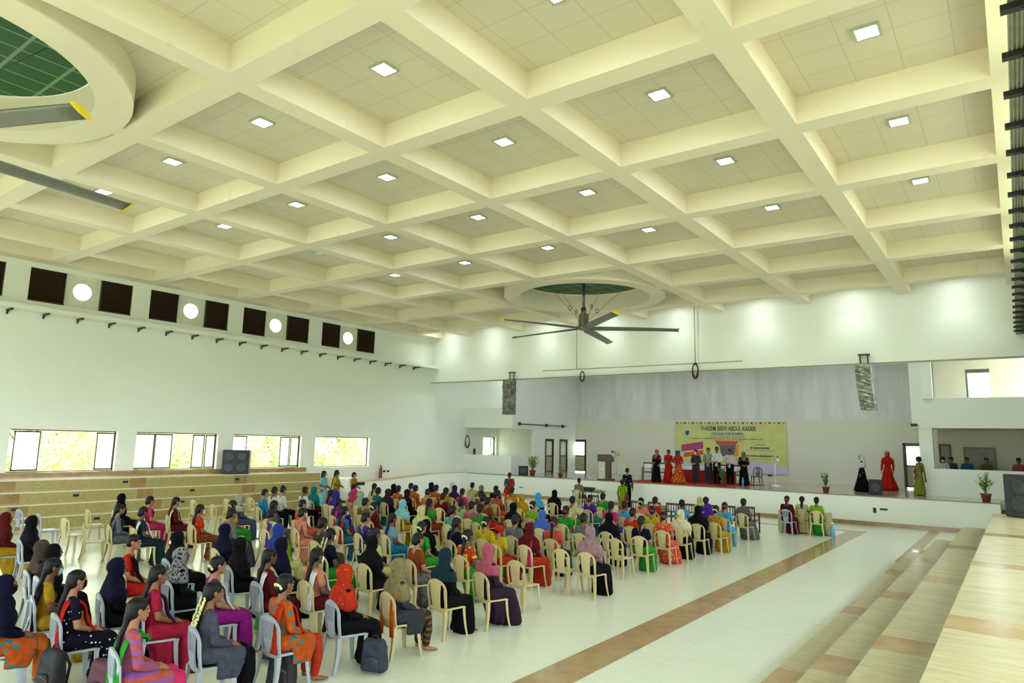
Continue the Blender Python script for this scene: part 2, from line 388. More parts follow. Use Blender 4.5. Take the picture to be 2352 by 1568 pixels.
# ---------------- tiers
def tiers(name, edges, zs, xw, y0, ends, sgn, inl, lab):
    for i, (x, z) in enumerate(zip(edges, zs)):
        zb = 0
        xe_ = edges[i+1] if i+1 < len(edges) else xw
        bm = bmesh.new(); ye_ = ends[i]
        top, rise = 0, 1
        a, b = sorted((x, xe_))
        box(bm, (a, y0, 0), (b, ye_, z-.03), 1); box(bm, (a-(.02 if sgn < 0 else 0), y0, z-.03), (b+(.02 if sgn > 0 else 0), ye_, z), 0)
        for (p, q) in inl[i]:
            if sgn < 0: box(bm, (a-.022, p, z-.031), (b-.001, q, z+.003), 2); box(bm, (a-.004, p, zs[i-1] if i else 0), (a+.01, q, z-.03), 2)
            else: box(bm, (b-.01, p, zs[i-1] if i else 0), (b+.004, q, z-.03), 2)
        struct('%s_%d' % (name, i+20 if sgn < 0 else i+30), bm, [M['tier'] if sgn < 0 else M['highlight_tread'], M['riser'] if sgn > 0 else M['tier'], M['brown']], lab % ('first', 'second', 'third', 'top')[i])
inlR = [[(8.2, 8.95), (12.55, 13.15), (17.15, 17.8), (21.2, 21.6)], [(7.85, 8.5), (12.25, 12.9), (16.75, 17.4)], [(7.55, 8.15), (11.85, 12.4), (16.2, 16.8)], [(7.1, 7.7), (11.2, 11.65), (15.35, 15.85)]]
inlR = [[(3.9, 4.5)]+l for l in inlR]
tiers('trim', [-2.5, -1.87, -1.24, -.6], [.38, .76, 1.14, 1.52], XR, YR, [22.0, 21.2, 21.0, 21.0], -1, inlR, '%s marble step of the right seating tiers')
LE, LZ = [-24.75, -25.1, -25.5, -25.95], [.36, .72, 1.08, 1.44]
def lin_in(x, pts):  # inlay y-range at this riser, from a centre line
    return [(c-.28, c+.28) for c in pts]
inlL = [lin_in(0, [8.5, 12.7, 16.9]), lin_in(0, [8.4, 12.55, 16.7]), lin_in(0, [8.26, 12.42, 16.57]), lin_in(0, [8.25, 12.35, 16.46])]
tiers('trim', LE, LZ, XL, YR, [20.5]*4, 1, inlL, '%s marble step of the left seating tiers')
struct('trim_40', B(((XL, YR, 1.44), (XL+.05, 20.45, 1.62))), M['brown'], 'brown marble upstand under the left windows')
for i, (y, z, k) in enumerate([(7.95, 1.25, 3), (10.15, .92, 2), (14.18, .92, 2), (8.3, .6, 1), (18.2, .92, 2), (11.9, 1.28, 3), (10.56, .2, 0), (13.6, .55, 1), (16.3, 1.25, 3)]):
    x = LE[k]
    bm = B(((-.0, -.09, -.04), (.02, .09, .04)), bev=.004); o = obj('step_socket', bm, M['black'], loc=(x, y, z))
    tag(o, 'small black socket plate in the %s riser of left tiers, %s' % (['lowest', 'second', 'third', 'top'][k], 'at left picture edge' if y < 9 else 'below the first window' if y < 11 else 'below the first window gap' if y < 12.5 else 'below the second window' if y < 15 else 'below the third window'), 'socket', 'black socket plates in the left tiers')
# ---------------- stage
struct('wall_stage_front', B(((-26.1, YS, 0), (-.67, YS+.2, ZS-.03))), M['wall'], 'low cream front wall of the stage') if 0 else struct('wall_stage', B(((-26.2, YS, 0), (-.67, YS+.2, ZS-.03))), M['wall'], 'low cream front wall of the stage')
struct('baseboard_stage', B(((-26.2, YS-.015, 0), (-.67, YS, .17))), M['brown'], 'brown marble skirting under the stage front')
struct('trim_41', B(((XL, YS-.03, ZS-.03), (-.67, YS+.35, ZS))), plain('stage_lip', '#8d7a54', .3), 'brown stone lip of the stage')
struct('floor_stage', B(((XL, YS+.35, ZS-.2), (XR, YB, ZS)), ((-.67, YS+1.2, ZS-.2), (XR, YS+1.5, ZS))), M['stagefloor'], 'grey polished stage floor')
bm = bmesh.new()
for i in range(3): box(bm, (-.66, YS-.1+.32*i, 0), (XR, YS+.25+.32*i, .3+.29*i))
struct('trim_42', bm, plain('stair_brown', '#5c3b2a', .4), 'brown steps at the right end of the stage')
# ramp along the left wall
bm = bmesh.new()
y0, y1, za, zb_ = 22.3, 28.6, .76, ZS
for (x) in ():
    pass
P_ = [(XL, y0, 0), (-26.15, y0, 0), (-26.15, YS, 0), (XL, YS, 0), (XL, y0, za), (-26.15, y0, za), (-26.15, y1, zb_), (XL, y1, zb_), (-26.15, YS, zb_), (XL, YS, zb_)]
v = [bm.verts.new(p) for p in P_]
for f in ((0, 1, 5, 4), (1, 2, 8, 6, 5), (4, 5, 6, 7), (7, 6, 8, 9), (0, 4, 7, 9, 3)): bm.faces.new([v[i] for i in f])
for f in bm.faces: f.material_index = 0
bm.faces.ensure_lookup_table(); bm.faces[2].material_index = 1; bm.faces[3].material_index = 1
struct('trim_43', bm, [M['wall'], plain('ramp_stone', '#c9b889', .4)], 'cream ramp rising along the left wall to the stage')
# stage walls
struct('wall_back', wall('y', YB, .3, XL-.35, XR+.35, 0, ZT, [(-24.0, -22.88, ZS, 3.28), (-4.67, -3.5, ZS, 3.4), (-26.6, -24.4, 7.0, 8.8), (-1.75, -.8, 5.5, 6.8)]), M['backwall'], 'tall grey rear wall of the stage')
struct('wall_wing_left', wall('x', -23.7, -.2, 32.0, YB, ZS, ZT, [(35.75, 36.7, ZS, 3.26), (37.42, 38.36, ZS, 3.26), (32.25, 34.5, 2.22, 3.8), (32.0, 32.25, 2.22, 3.8)]), M['stagewall'], 'grey side wall of the stage with two doors')
struct('wall_gallery_left', B(((XL, 31.9, ZS), (-23.5, 32.05, 2.22)), ((XL, 31.9, 3.82), (-23.5, 32.05, 4.97)), ((XL, 32.05, 3.84), (-23.92, 35.2, 4.0))), M['wall'], 'two level parapet left of the stage')
struct('trim_44', B(((XL, 35.2, ZS), (-23.9, 35.3, 4.0))), M['offwhite'], 'inner partition of the left gallery')
struct('wall_gallery_right', B(((-3.7, 34.2, ZS), (XR, 34.35, 2.3)), ((-3.64, 34.2, 4.0), (XR, 34.35, 5.26)), ((-3.65, 34.22, 5.26), (-3.15, 34.35, 9.0)), ((-3.65, 34.35, 4.0), (XR, 37.6, 4.15))), M['wall'], 'two level parapet right of the stage')
struct('trim_45', B(((-3.42, 34.25, 2.3), (-2.92, 34.7, 4.0))), M['wall'], 'square pillar of the right gallery')
struct('trim_46', B(((-3.2, 34.05, 5.25), (-2.8, 34.4, 9.0))), M['white'], 'white upright on the right gallery')
struct('wall_gallery_rear', wall('y', 37.6, .15, -3.0, XR, ZS, ZT, [(-1.75, -.82, 5.5, 6.8)]), plaster('gallery_plaster', '#c9c6ae', amt=.1), 'rear wall of the right gallery')
struct('ceiling_stage', B(((XL-.35, YH+.3, 9.3), (XR+.35, 32.4, 9.5)), ((-24.4, 32.4, 9.3), (-3.3, YB+.3, 9.5)), ((XL-.35, 32.4, 9.3), (-24.4, 36.6, 9.5)), ((XL-.35, 36.6, 9.3), (-26.3, YB+.3, 9.5)), ((-26.3, 38.6, 9.3), (-24.4, YB+.3, 9.5)), ((-3.3, 32.4, 9.3), (XR+.35, YB+.3, 9.5))), M['stagewall'], 'ceiling above the stage with an added unseen roof gap')  # gap over the left wing added to let sky light in
# doors
def door(n, root, x0, x1, z0, z1, label, rz=0, pane=True):
    r = bpy.data.objects.new('door_%d' % n, None); link(r); r.location = root; r.rotation_euler = (0, 0, rz); tag(r, label, kind='structure')
    h = z1-z0; w = x1-x0
    bm = B(((0, -.05, 0), (.09, .05, h)), ((w-.09, -.05, 0), (w, .05, h)), ((0, -.05, h-.09), (w, .05, h)))
    obj('door_frame', bm, M['darkmetal'], r)
    lf = obj('door_leaf', B(((.09, -.02, .06), (.15, .02, h-.09)), ((w-.15, -.02, .06), (w-.09, .02, h-.09)), ((.09, -.02, h-.15), (w-.09, .02, h-.09)), ((.09, -.02, h*.48), (w-.09, .02, h*.48+.07)), ((.09, -.02, .06), (w-.09, .02, .12))), M['darkmetal'], r)
    obj('upper_pane', B(((.15, -.006, h*.48+.07), (w-.15, .006, h-.15))), M['glass'], lf)
    obj('lower_panel', B(((.15, -.01, .12), (w-.15, .01, h*.48))), plain('door_panel', '#a39c80', .5), lf)
    obj('door_handle', tube(bmesh.new(), [(w-.17, -.03, h*.45), (w-.17, -.07, h*.45), (w-.27, -.07, h*.45)], .012, 6), M['grey'], lf)
door(1, (-24.0, YB+.05, ZS), 0, 1.12, 0, 2.11, 'dark framed glazed door in the stage rear wall, left')
door(2, (-4.67, YB+.05, ZS), 0, 1.17, 0, 2.23, 'dark framed glazed door behind the right gallery pillar')
door(3, (-23.72, 35.75, ZS), 0, .95, 0, 2.09, 'dark framed door nearer the gallery on the stage side wall', math.pi/2)
door(4, (-23.72, 37.42, ZS), 0, .94, 0, 2.09, 'dark framed door nearer the corner on the stage side wall', math.pi/2)
def framed(name, x0, x1, z0, z1, y, col, pane, label, cat, t=.07):
    r = empty(name, ((x0+x1)/2, y, z0), 0, label, cat); w = (x1-x0)/2; h = z1-z0
    obj('frame', B(((-w, -.04, 0), (-w+t, 0, h)), ((w-t, -.04, 0), (w, 0, h)), ((-w+t, -.04, h-t), (w-t, 0, h)), ((-w+t, -.04, 0), (w-t, 0, t))), col, r)
    obj('panel', B(((-w+t, -.02, t), (w-t, -.005, h-t))), pane, r)
framed('notice_board', -2.03, -.82, 1.7, 3.24, 37.59, plain('brown_board_frame', '#8a6a3c', .5), plain('grey_board', '#8c8c7c', .6), 'grey board in a brown wooden frame behind the right parapet', 'board')
framed('dark_framed_panel', -2.98, -2.5, ZS, 3.36, 37.59, M['darkmetal'], plain('dim_panel', '#7d8272', .5), 'dark framed panel beside the right gallery pillar', 'panel', .08)
# ---------------- outside
struct('floor_outside', B(((-95, -60, -.6), (60, 90, -.5))), plain('outdoor_ground', '#a8ab7c', .9, scale=.4), 'sunlit ground outside the hall')
# ================================================================ FIXTURES AND FURNITURE
def dup(root, loc=None, rz=None):
    r = root.copy(); COL.objects.link(r)
    if loc: r.location = loc
    if rz is not None: r.rotation_euler = (0, 0, rz)
    for ch in list(root.children):
        c = ch.copy(); COL.objects.link(c); c.parent = r
        for g in ch.children:
            d = g.copy(); COL.objects.link(d); d.parent = c
    return r
# square ceiling lights, one per coffer
cx = [-1.42, -4.8, -8.32, -11.87, -15.4, -18.93]; rows = {7.38: [1, 2, 3, 4, 5], 10.8: [0, 1, 2, 3, 4, 5], 14.3: [0, 1, 2, 3, 4, 5], 17.89: [0, 1, 2, 3, 4, 5]}
light0 = empty('ceiling_light', (0, 0, 0))
obj('light_frame', B(((-.19, -.19, -.035), (-.15, .19, 0)), ((.15, -.19, -.035), (.19, .19, 0)), ((-.15, -.19, -.035), (.15, -.15, 0)), ((-.15, .15, -.035), (.15, .19, 0))), M['lampframe'], light0)
obj('diffuser', B(((-.15, -.15, -.028), (.15, .15, -.005))), M['lamp'], light0)
first = True; rn = {7.38: 'in the coffer row nearest the camera', 10.8: 'in the second coffer row', 14.3: 'in the third coffer row', 17.89: 'in the fourth coffer row'}
cn = ['rightmost', 'second from right', 'third from right', 'fourth from right', 'fifth from right', 'sixth from right']
for y, cs in rows.items():
    for c in cs:
        o = light0 if first else dup(light0)
        first = False; o.location = (cx[c], y, ZP)
        tag(o, 'square lit ceiling light %s, coffer %s' % (rn[y], cn[c]), 'light', 'square ceiling lights in the coffers')
        if y == 14.3 and c == 5:
            for ch in o.children:
                if ch.name.startswith('diffuser'): ch.data = ch.data.copy(); ch.data.materials[0] = M['white']
            o['label'] = 'square unlit ceiling light in the third coffer row, sixth from right'
for i, x in enumerate([-1.42, -4.8, -8.32, -11.87, -15.4, -18.93, -22.5, -25.5]):
    o = dup(light0, (x, 27.85, ZP)); tag(o, 'ceiling light washing the header wall, %s from the right' % ['first', 'second', 'third', 'fourth', 'fifth', 'sixth', 'seventh', 'eighth'][i], 'light', 'lights before the header wall')
    ld = bpy.data.lights.new('downlight', 'SPOT'); ld.energy = WASH; ld.spot_size = math.radians(104); ld.spot_blend = .8; ld.shadow_soft_size = .12; ld.color = (.9, 1, .92)
    l = bpy.data.objects.new('downlight', ld); COL.objects.link(l); l.parent = o; l.location = (0, 0, -.06)
for i, (x, y) in enumerate([(-22, 31.2), (-17.2, 31.2), (-12.4, 31.2), (-7.6, 31.2), (-2.8, 31.2), (-19.6, 35.8), (-13.5, 35.8), (-7.4, 35.8)]):  # unseen lamps added to brighten the stage walls and galleries
    o = dup(light0, (x, y, 9.3)); tag(o, 'added unseen light brightening the stage, %s' % ['first', 'second', 'third', 'fourth', 'fifth', 'sixth', 'seventh', 'eighth'][i], 'light', 'added unseen lights over the stage')
    ld = bpy.data.lights.new('stage_fill', 'SPOT'); ld.energy = STAGE_FILL; ld.spot_size = math.radians(165); ld.spot_blend = .6; ld.shadow_soft_size = .3; ld.color = (.88, .95, 1)
    l = bpy.data.objects.new('stage_fill', ld); COL.objects.link(l); l.parent = o; l.location = (0, 0, -.06)
# big ceiling fans
def big_fan(x, y, z, a0, label, nb):
    r = empty('ceiling_fan', (x, y, z), 0, label, 'fan', 'large five blade ceiling fans')
    bm = tube(bmesh.new(), [(0, 0, 9.5-z), (0, 0, .75)], .055, 10); tube(bm, [(0, 0, .85), (0, 0, .5)], .1, 10); obj('down_rod', bm, M['grey'], r)
    bm = bmesh.new(); lathe(bm, [(.05, .62), (.13, .6), (.16, .5), (.16, .12), (.2, .1), (.24, .05), (.24, -.03), (.12, -.08), (.0, -.08)], 28)
    for k in range(4):
        a = k*math.pi/2+.3; box(bm, (math.cos(a)*.17-.03, math.sin(a)*.17-.03, .1), (math.cos(a)*.17+.03, math.sin(a)*.17+.03, .58))
    obj('motor', bm, plain('fan_motor', '#8d8c76', .4, .4), r)
    for k in range(5):
        a = math.radians(a0+72*k); rot = Matrix.Rotation(a, 4, 'Z')
        bm = bmesh.new(); n = 10; R0, R1 = .22, 3.68
        prof = [(-.17, .0), (-.09, .034), (.02, .045), (.12, .028), (.17, 0), (.12, -.014), (0, -.02), (-.1, -.012)]
        prev = None
        for s in range(n+1):
            t = s/n; rr = R0+(R1-R0)*t; tw = -math.radians(22-10*t); w = 1.0 if t > .03 else .6
            ring = [bm.verts.new(rot @ Vector((rr, w*(py*math.cos(tw)-pz*math.sin(tw)), w*(py*math.sin(tw)+pz*math.cos(tw)) - .05*t*t))) for py, pz in prof]
            if prev:
                for i in range(8):
                    f = bm.faces.new((prev[i], prev[(i+1) % 8], ring[(i+1) % 8], ring[i])); f.smooth = True
            else: bm.faces.new(ring[::-1])
            prev = ring
        bm.faces.new(prev); bmesh.ops.recalc_face_normals(bm, faces=bm.faces)
        bl = obj('blade', bm, M['fanblade'], r)
        tw = -math.radians(12); bm = bmesh.new(); ra = []
        for rr in (R1, R1+.05): ra.append([bm.verts.new(rot @ Vector((rr, 1.06*(py*math.cos(tw)-pz*math.sin(tw)), 1.5*(py*math.sin(tw)+pz*math.cos(tw))-.05))) for py, pz in prof])
        for i in range(8): bm.faces.new((ra[0][i], ra[0][(i+1) % 8], ra[1][(i+1) % 8], ra[1][i]))
        bm.faces.new(ra[0][::-1]); bm.faces.new(ra[1]); bmesh.ops.recalc_face_normals(bm, faces=bm.faces)
        obj('yellow_tip', bm, M['yellow'], bl)
    for k in range(4):
        a = math.radians(45+90*k+15); ex, ey = math.cos(a), math.sin(a)
        g = obj('guy_wire', tube(bmesh.new(), [(.12*ex, .12*ey, .25), (1.9*ex, 1.9*ey, 9.4-z)], .008, 5), M['grey'], r)
        bm = bmesh.new(); tube(bm, [(.62*ex+.07*math.cos(t)*ex, .62*ey+.07*math.cos(t)*ey, .78+.09*math.sin(t)) for t in [2*math.pi*i/16 for i in range(17)]], .014, 6, cap=False)
        obj('ring', bm, M['grey'], g)
big_fan(-13.69, 2.2, 7.5, 22, 'large grey five blade fan by the near green well', 5)
big_fan(-13.66, 23.25, 7.55, 30, 'large grey five blade fan hanging before the stage', 5)
# conduit and rods on the header, coiled cables
r = empty('conduit_pipe', (0, YH-.1, 0), 0, 'thin cream conduit running across the header wall with two drops', 'pipe')
obj('horizontal_pipe', tube(bmesh.new(), [(-19.2, 0, 6.62), (-9.1, 0, 6.6)], .022, 8), M['pipe'], r)
for x in (-17.2, -11.16): obj('vertical_pipe', tube(bmesh.new(), [(x, -.02, 9.2), (x, -.02, 6.6)], .02, 8), M['pipe'], r)
def coil(x, y, z, h, w, label, turns=3, mat='rope', rz=0):
    bm = bmesh.new()
    for k in range(turns):
        s = 1-.07*k; pts = [(w*s*math.sin(t)*(.7+.3*(1-math.cos(t))/2), .02*k*math.sin(2*t), -h/2+h/2*s*math.cos(t)) for t in [2*math.pi*i/28 for i in range(29)]]
        tube(bm, pts, .02, 6, cap=False)
    o = obj('cable_coil', bm, M[mat], loc=(x, y, z)); o.rotation_euler = (0, 0, rz)
    return tag(o, label, 'cable')
coil(-16.87, YH-.13, 6.5, .5, .15, 'thin brown cable coil hanging from the header conduit, left one')
coil(-11.15, YH-.15, 6.62, .7, .16, 'thick brown cable coil hanging from the header conduit, right one', 4)
coil(-26.7, 31.8, 3.35, .75, .2, 'dark cable coil hung on the left gallery wall', 3, 'black')
# line arrays wrapped in foil sheet
def array(x, z1, z0, label, seed, bend):
    r = empty('line_array_speaker', (x, 28.45, z0), 0, label, 'speaker', 'wrapped speaker columns at the stage opening')
    rnd = random.Random(seed); h = z1-z0; n = 8
    bm = bmesh.new(); prev = None
    for i in range(n*3+1):
        t = i/(n*3); zz = h*(1-t); off = bend*(t**2); wv = .42*(1-.06*t) + rnd.uniform(-.012, .012); dv = .25
        ring = [bm.verts.new((off*.5+sx*wv*.62+rnd.uniform(-.014, .014), sy*dv-off*.6+rnd.uniform(-.014, .014), zz+rnd.uniform(-.01, .01))) for sx, sy in ((-1, -1), (-.35, -1.12), (.35, -1.1), (1, -1), (1.05, 0), (1, 1), (-1, 1), (-1.05, 0))]
        if prev:
            for k in range(8): bm.faces.new((prev[k], prev[(k+1) % 8], ring[(k+1) % 8], ring[k]))
        else: bm.faces.new(ring[::-1])
        prev = ring
    bm.faces.new(prev); bmesh.ops.recalc_face_normals(bm, faces=bm.faces)
    t = NT('silver_foil_wrap'); t.col(t.mix(t.ramp(t.noise(5, 5, rough=.7), .4, .65), lin('#9c9d92'), lin('#4b4f46'))); t.b.inputs['Metallic'].default_value = .7; t.b.inputs['Roughness'].default_value = .32
    obj('wrapped_cabinets', bm, t.m, r)
    bm = bmesh.new()
    for sx in (-.13, .13): tube(bm, [(sx, .2, h-.02), (sx, .2, h+.42)], .022, 6)
    box(bm, (-.2, .14, h+.38), (.2, .31, h+.42)); box(bm, (-.2, -.05, h-.02), (.2, .24, h+.03))
    obj('hanging_bracket', bm, M['brack'], r)
array(-21.15, 6.22, 4.4, 'foil wrapped speaker column hanging left of the stage opening', 3, .35)
array(-4.5, 6.2, 4.47, 'foil wrapped speaker column hanging right of the stage opening', 5, .3)
# long rail on the stage side wall
bm = tube(bmesh.new(), [(-23.62, 32.8, 4.08), (-23.62, 38.1, 4.1)], .03, 8)
for y in (32.9, 35.8, 37.7): box(bm, (-23.7, y-.08, 4.0), (-23.58, y+.08, 4.18))
tag(obj('wall_rail', bm, M['darkmetal']), 'dark horizontal rail on the stage side wall above the doors', 'rail')
# speakers
def speaker(loc, w, d, h, rz, label, drivers, tilt=0):
    r = empty('speaker', loc, rz, label, 'speaker'); r.rotation_euler = (tilt, 0, rz)
    obj('cabinet', B(((-w/2, -d/2, 0), (w/2, d/2, h)), bev=.015), plain('speaker_black', '#22252c', .6), r)
    obj('grille', B(((-w/2+.03, -d/2-.012, .03), (w/2-.03, -d/2-.001, h-.03))), plain('speaker_grille', '#2c2f36', .7), r)
    for (x, z, rr) in drivers:
        bm = bmesh.new(); lathe(bm, [(rr, 0), (rr, .015), (rr*.85, .02), (rr*.3, .006), (0.001, .012)], 28)
        o = obj('driver', bm, plain('driver_cone', '#34363a', .5), r); o.location = (x, -d/2-.012, z); o.rotation_euler = (math.pi/2, 0, 0)
speaker((-26.4, 16.5, 1.44), 1.05, .55, .98, math.radians(50), 'black four driver speaker cabinet on the left tiers before the windows', [(-.25, .27, .19), (.25, .27, .19), (-.25, .72, .19), (.25, .72, .19)])
speaker((.12, 20.4, 1.53), .72, .6, .98, math.radians(-38), 'tall black speaker at the far end of the right top tier', [(-.0, .3, .2), (-.0, .7, .17)])
speaker((-22.6, 31.9, ZS), .52, .4, .52, math.radians(40), 'black stage monitor speaker left, beside a leafy pot plant', [(0, .26, .19)])
speaker((-4.95, 32.6, ZS), .5, .4, .62, math.radians(8), 'grey black stage monitor speaker on the right near person in white scarf', [(0, .3, .19)])
# potted plants on the stage
def plant(loc, s, label, tone, bushy, seed):
    rnd = random.Random(seed)
    r = empty('potted_plant', loc, 0, label, 'plant')
    bm = bmesh.new(); lathe(bm, [(.12*s, 0), (.17*s, .26*s), (.19*s, .27*s), (.19*s, .32*s), (.16*s, .32*s), (.15*s, .28*s), (.001, .28*s)], 20); obj('pot', bm, M['terra'], r)
    bm = bmesh.new(); lathe(bm, [(.145*s, .281*s), (.001, .29*s)], 12); obj('soil', bm, M['soil'], r)
    st = bmesh.new(); lf = bmesh.new()
    for k in range(bushy):
        a = rnd.uniform(0, 6.28); b = rnd.uniform(.05, .34)*s; h = rnd.uniform(.35, .85)*s; p0 = Vector((0, 0, .28*s)); p1 = Vector((b*math.cos(a)*.5, b*math.sin(a)*.5, .28*s+h*.6)); p2 = Vector((b*math.cos(a), b*math.sin(a), .28*s+h))
        tube(st, [p0, p1, p2], .006, 5)
        for j in range(16):
            t = .3+.7*j/15; p = p0.lerp(p1, t*2) if t < .5 else p1.lerp(p2, t*2-1)
            d = Vector((rnd.uniform(-1, 1), rnd.uniform(-1, 1), rnd.uniform(-.2, .8))).normalized(); l = rnd.uniform(.09, .17)*s; sd_ = d.cross(Vector((0, 0, 1))).normalized()*l*.25
            v = [lf.verts.new(q) for q in (p, p+d*l*.5+sd_, p+d*l, p+d*l*.5-sd_)]; lf.faces.new(v)
    obj('stems', st, M['bark'], r); obj('leaves', lf, tone, r)
plant((-21.9, 31.8, ZS), 1.0, 'bushy light green pot plant beside the left stage monitor', M['leaf2'], 26, 1)
plant((-19.9, 31.55, ZS), .8, 'small sparse pot plant on the stage lip before the door', M['leaf2'], 6, 2)
plant((-6.7, 31.7, ZS), .8, 'dark green pot plant on the stage lip right of the banner', M['leaf'], 12, 3)
plant((-1.1, 31.75, ZS), .98, 'tall leaning pot plant at the right end of the stage', M['leaf2'], 14, 4)
plant((-11.2, 31.95, ZS+.014), .85, 'brown pot plant on the carpet before the row of people', M['leaf'], 16, 5)
# lectern
r = empty('lectern', (-17.25, 31.75, ZS), math.radians(12), 'brown lectern with pale green front panel and slanted top', 'lectern')
obj('base', B(((-.38, -.3, 0), (.38, .3, .08))), M['wood'], r)
obj('column', B(((-.12, -.2, .08), (.24, .18, .95))), M['wood'], r)
fp = obj('front_panel', B(((-.3, -.26, .08), (.02, -.2, .98))), plain('pale_green_panel', '#c3cfae', .5), r)
bm = bmesh.new(); lathe(bm, [(.1, 0), (.1, .012), (.001, .012)], 24); o = obj('emblem', bm, M['white'], fp); o.location = (-.14, -.262, .5); o.rotation_euler = (math.pi/2, 0, 0)
bm = bmesh.new(); v = [bm.verts.new(p) for p in ((-.18, -.276, .45), (-.1, -.276, .45), (-.14, -.276, .56))]; bm.faces.new(v); obj('emblem_mark', bm, plain('emblem_green', '#24564a', .5), fp)
bm = bmesh.new(); P_ = [(-.36, -.34, .95), (.36, -.34, .95), (.36, .3, .95), (-.36, .3, .95), (-.36, -.34, 1.32), (.36, -.34, 1.32), (.36, .3, 1.1), (-.36, .3, 1.1)]
v = [bm.verts.new(p) for p in P_]
for f in ((0, 3, 2, 1), (4, 5, 6, 7), (0, 1, 5, 4), (1, 2, 6, 5), (2, 3, 7, 6), (3, 0, 4, 7)): bm.faces.new([v[i] for i in f])
obj('desk_top', bm, M['wood'], r)
# carpet, table, banner
bm = bmesh.new(); P_ = [(-16.6, 31.62), (-10.95, 31.62), (-10.3, 35.4), (-15.9, 35.4)]
v = [bm.verts.new((x, y, z)) for z in (ZS+.002, ZS+.014) for x, y in P_]
for f in ((0, 3, 2, 1), (4, 5, 6, 7), (0, 1, 5, 4), (1, 2, 6, 5), (2, 3, 7, 6), (3, 0, 4, 7)): bm.faces.new([v[i] for i in f])
tag(obj('carpet', bm, M['red']), 'red carpet on the stage under the standing row of people', 'carpet')
r = empty('stage_table', (-12.7, 33.9, ZS+.014), 0, 'long table with red skirt and white top cloth on the red carpet', 'table')
obj('table_top', B(((-1.3, -.35, .72), (1.3, .35, .76))), M['wood'], r)
for sx in (-1.2, 1.2):
    for sy in (-.28, .28): obj('leg', B(((sx-.03, sy-.03, 0), (sx+.03, sy+.03, .72))), M['wood'], r)
bm = bmesh.new(); n = 120; ring = []
for i in range(n+1):
    t = i/n*2.7-1.35; ring.append((t, -.38-.018*math.sin(i*1.1)))
for (a, b) in zip(ring, ring[1:]):
    v = [bm.verts.new(p) for p in ((a[0], a[1], .02), (b[0], b[1], .02), (b[0], -.37, .7), (a[0], -.37, .7))]; bm.faces.new(v)
for sx in (-1.35, 1.35):
    v = [bm.verts.new(p) for p in ((sx, -.38, .02), (sx, .38, .02), (sx, .37, .7), (sx, -.37, .7))]; bm.faces.new(v)
obj('red_skirt', bm, plain('red_cloth', '#a8201a', .9), r)
obj('white_cloth', B(((-1.37, -.4, .64), (1.37, .4, .775)), bev=.01), M['white'], r)
BX0, BX1, BZ0, BZ1, BY = -16.65, -10.22, 1.58, 4.4, YB-.06
r = empty('event_banner', ((BX0+BX1)/2, BY, BZ0), 0, 'wide yellow event banner on the stage rear wall with blue title', 'banner')
bw, bh = (BX1-BX0)/2, BZ1-BZ0
def banner_mat():
    t = NT('yellow_banner_print'); x = t.xyz()
    c = t.mix(t.ramp(t.noise(1.5, 2), .3, .7), lin('#c6c980'), lin('#b6bb6a'))
    dots = t.n('ShaderNodeTexVoronoi'); dots.inputs['Scale'].default_value = 2.6; t.l(t.co.outputs['Object'], dots.inputs['Vector'])
    c = t.mix(t.math('MULTIPLY', t.math('LESS_THAN', dots.outputs['Distance'], .1), .55), c, lin('#e2a83e'))
    low = t.math('LESS_THAN', x[2], t.math('ADD', .5, t.math('MULTIPLY', t.math('SINE', t.math('MULTIPLY', x[0], 1.2)), .12)))
    t.col(t.mix(low, c, lin('#c4b9d6'))); t.b.inputs['Roughness'].default_value = .6
    return t.m
obj('sheet', B(((-bw, -.01, 0), (bw, .01, bh))), banner_mat(), r)
def text(s, x, z, size, col, parent, align='CENTER', ext=.004, sx=1.0):
    cu = bpy.data.curves.new('t', 'FONT'); cu.body = s; cu.size = size; cu.align_x = align; cu.extrude = ext; cu.offset = .004 if size > .2 else 0
    tmp = bpy.data.objects.new('t', cu); COL.objects.link(tmp); dg = bpy.context.evaluated_depsgraph_get(); me = bpy.data.meshes.new_from_object(tmp.evaluated_get(dg)); bpy.data.objects.remove(tmp)
    me.materials.clear(); me.materials.append(col); o = bpy.data.objects.new('lettering', me); link(o, parent)
    o.rotation_euler = (math.pi/2, 0, 0); o.location = (x, -.02, z); o.scale = (sx, 1, 1); return o
navy, blue, brn = plain('navy_ink', '#24465e', .6), plain('blue_ink', '#5a6fa8', .6), plain('brown_ink', '#6f6a45', .6)
text('THASSIM BEEVI ABDUL KADER', -.02, 2.36, .36, navy, r, sx=.66)
text('COLLEGE FOR WOMEN', -.05, 2.1, .22, blue, r, sx=.8)
def print_lines(x0, x1, z, h, col, seed):
    rnd = random.Random(seed); bm = bmesh.new(); x = x0
    while x < x1:
        w = rnd.uniform(.03, .07)
        box(bm, (x, -.016, z), (min(x+w, x1), -.012, z+h*rnd.uniform(.7, 1))); x += w+(.05 if rnd.random() < .12 else .012)
    obj('small_print', bm, col, r)
print_lines(-1.1, .95, 1.98, .05, brn, 11); print_lines(-2.2, 1.95, 1.86, .06, brn, 2); print_lines(-1.0, .8, 1.76, .04, brn, 3)
print_lines(1.55, 2.1, 1.56, .06, brn, 4); print_lines(1.25, 2.3, 1.36, .11, navy, 15); print_lines(1.0, 2.6, 1.26, .03, brn, 6); print_lines(.9, 2.75, .92, .1, navy, 8); print_lines(1.3, 2.2, .78, .03, brn, 9)
bm = B(((-2.62, -.02, 2.05), (-2.3, -.012, 2.4))); obj('crest', bm, plain('crest_lilac', '#cfc8e0', .5), r)
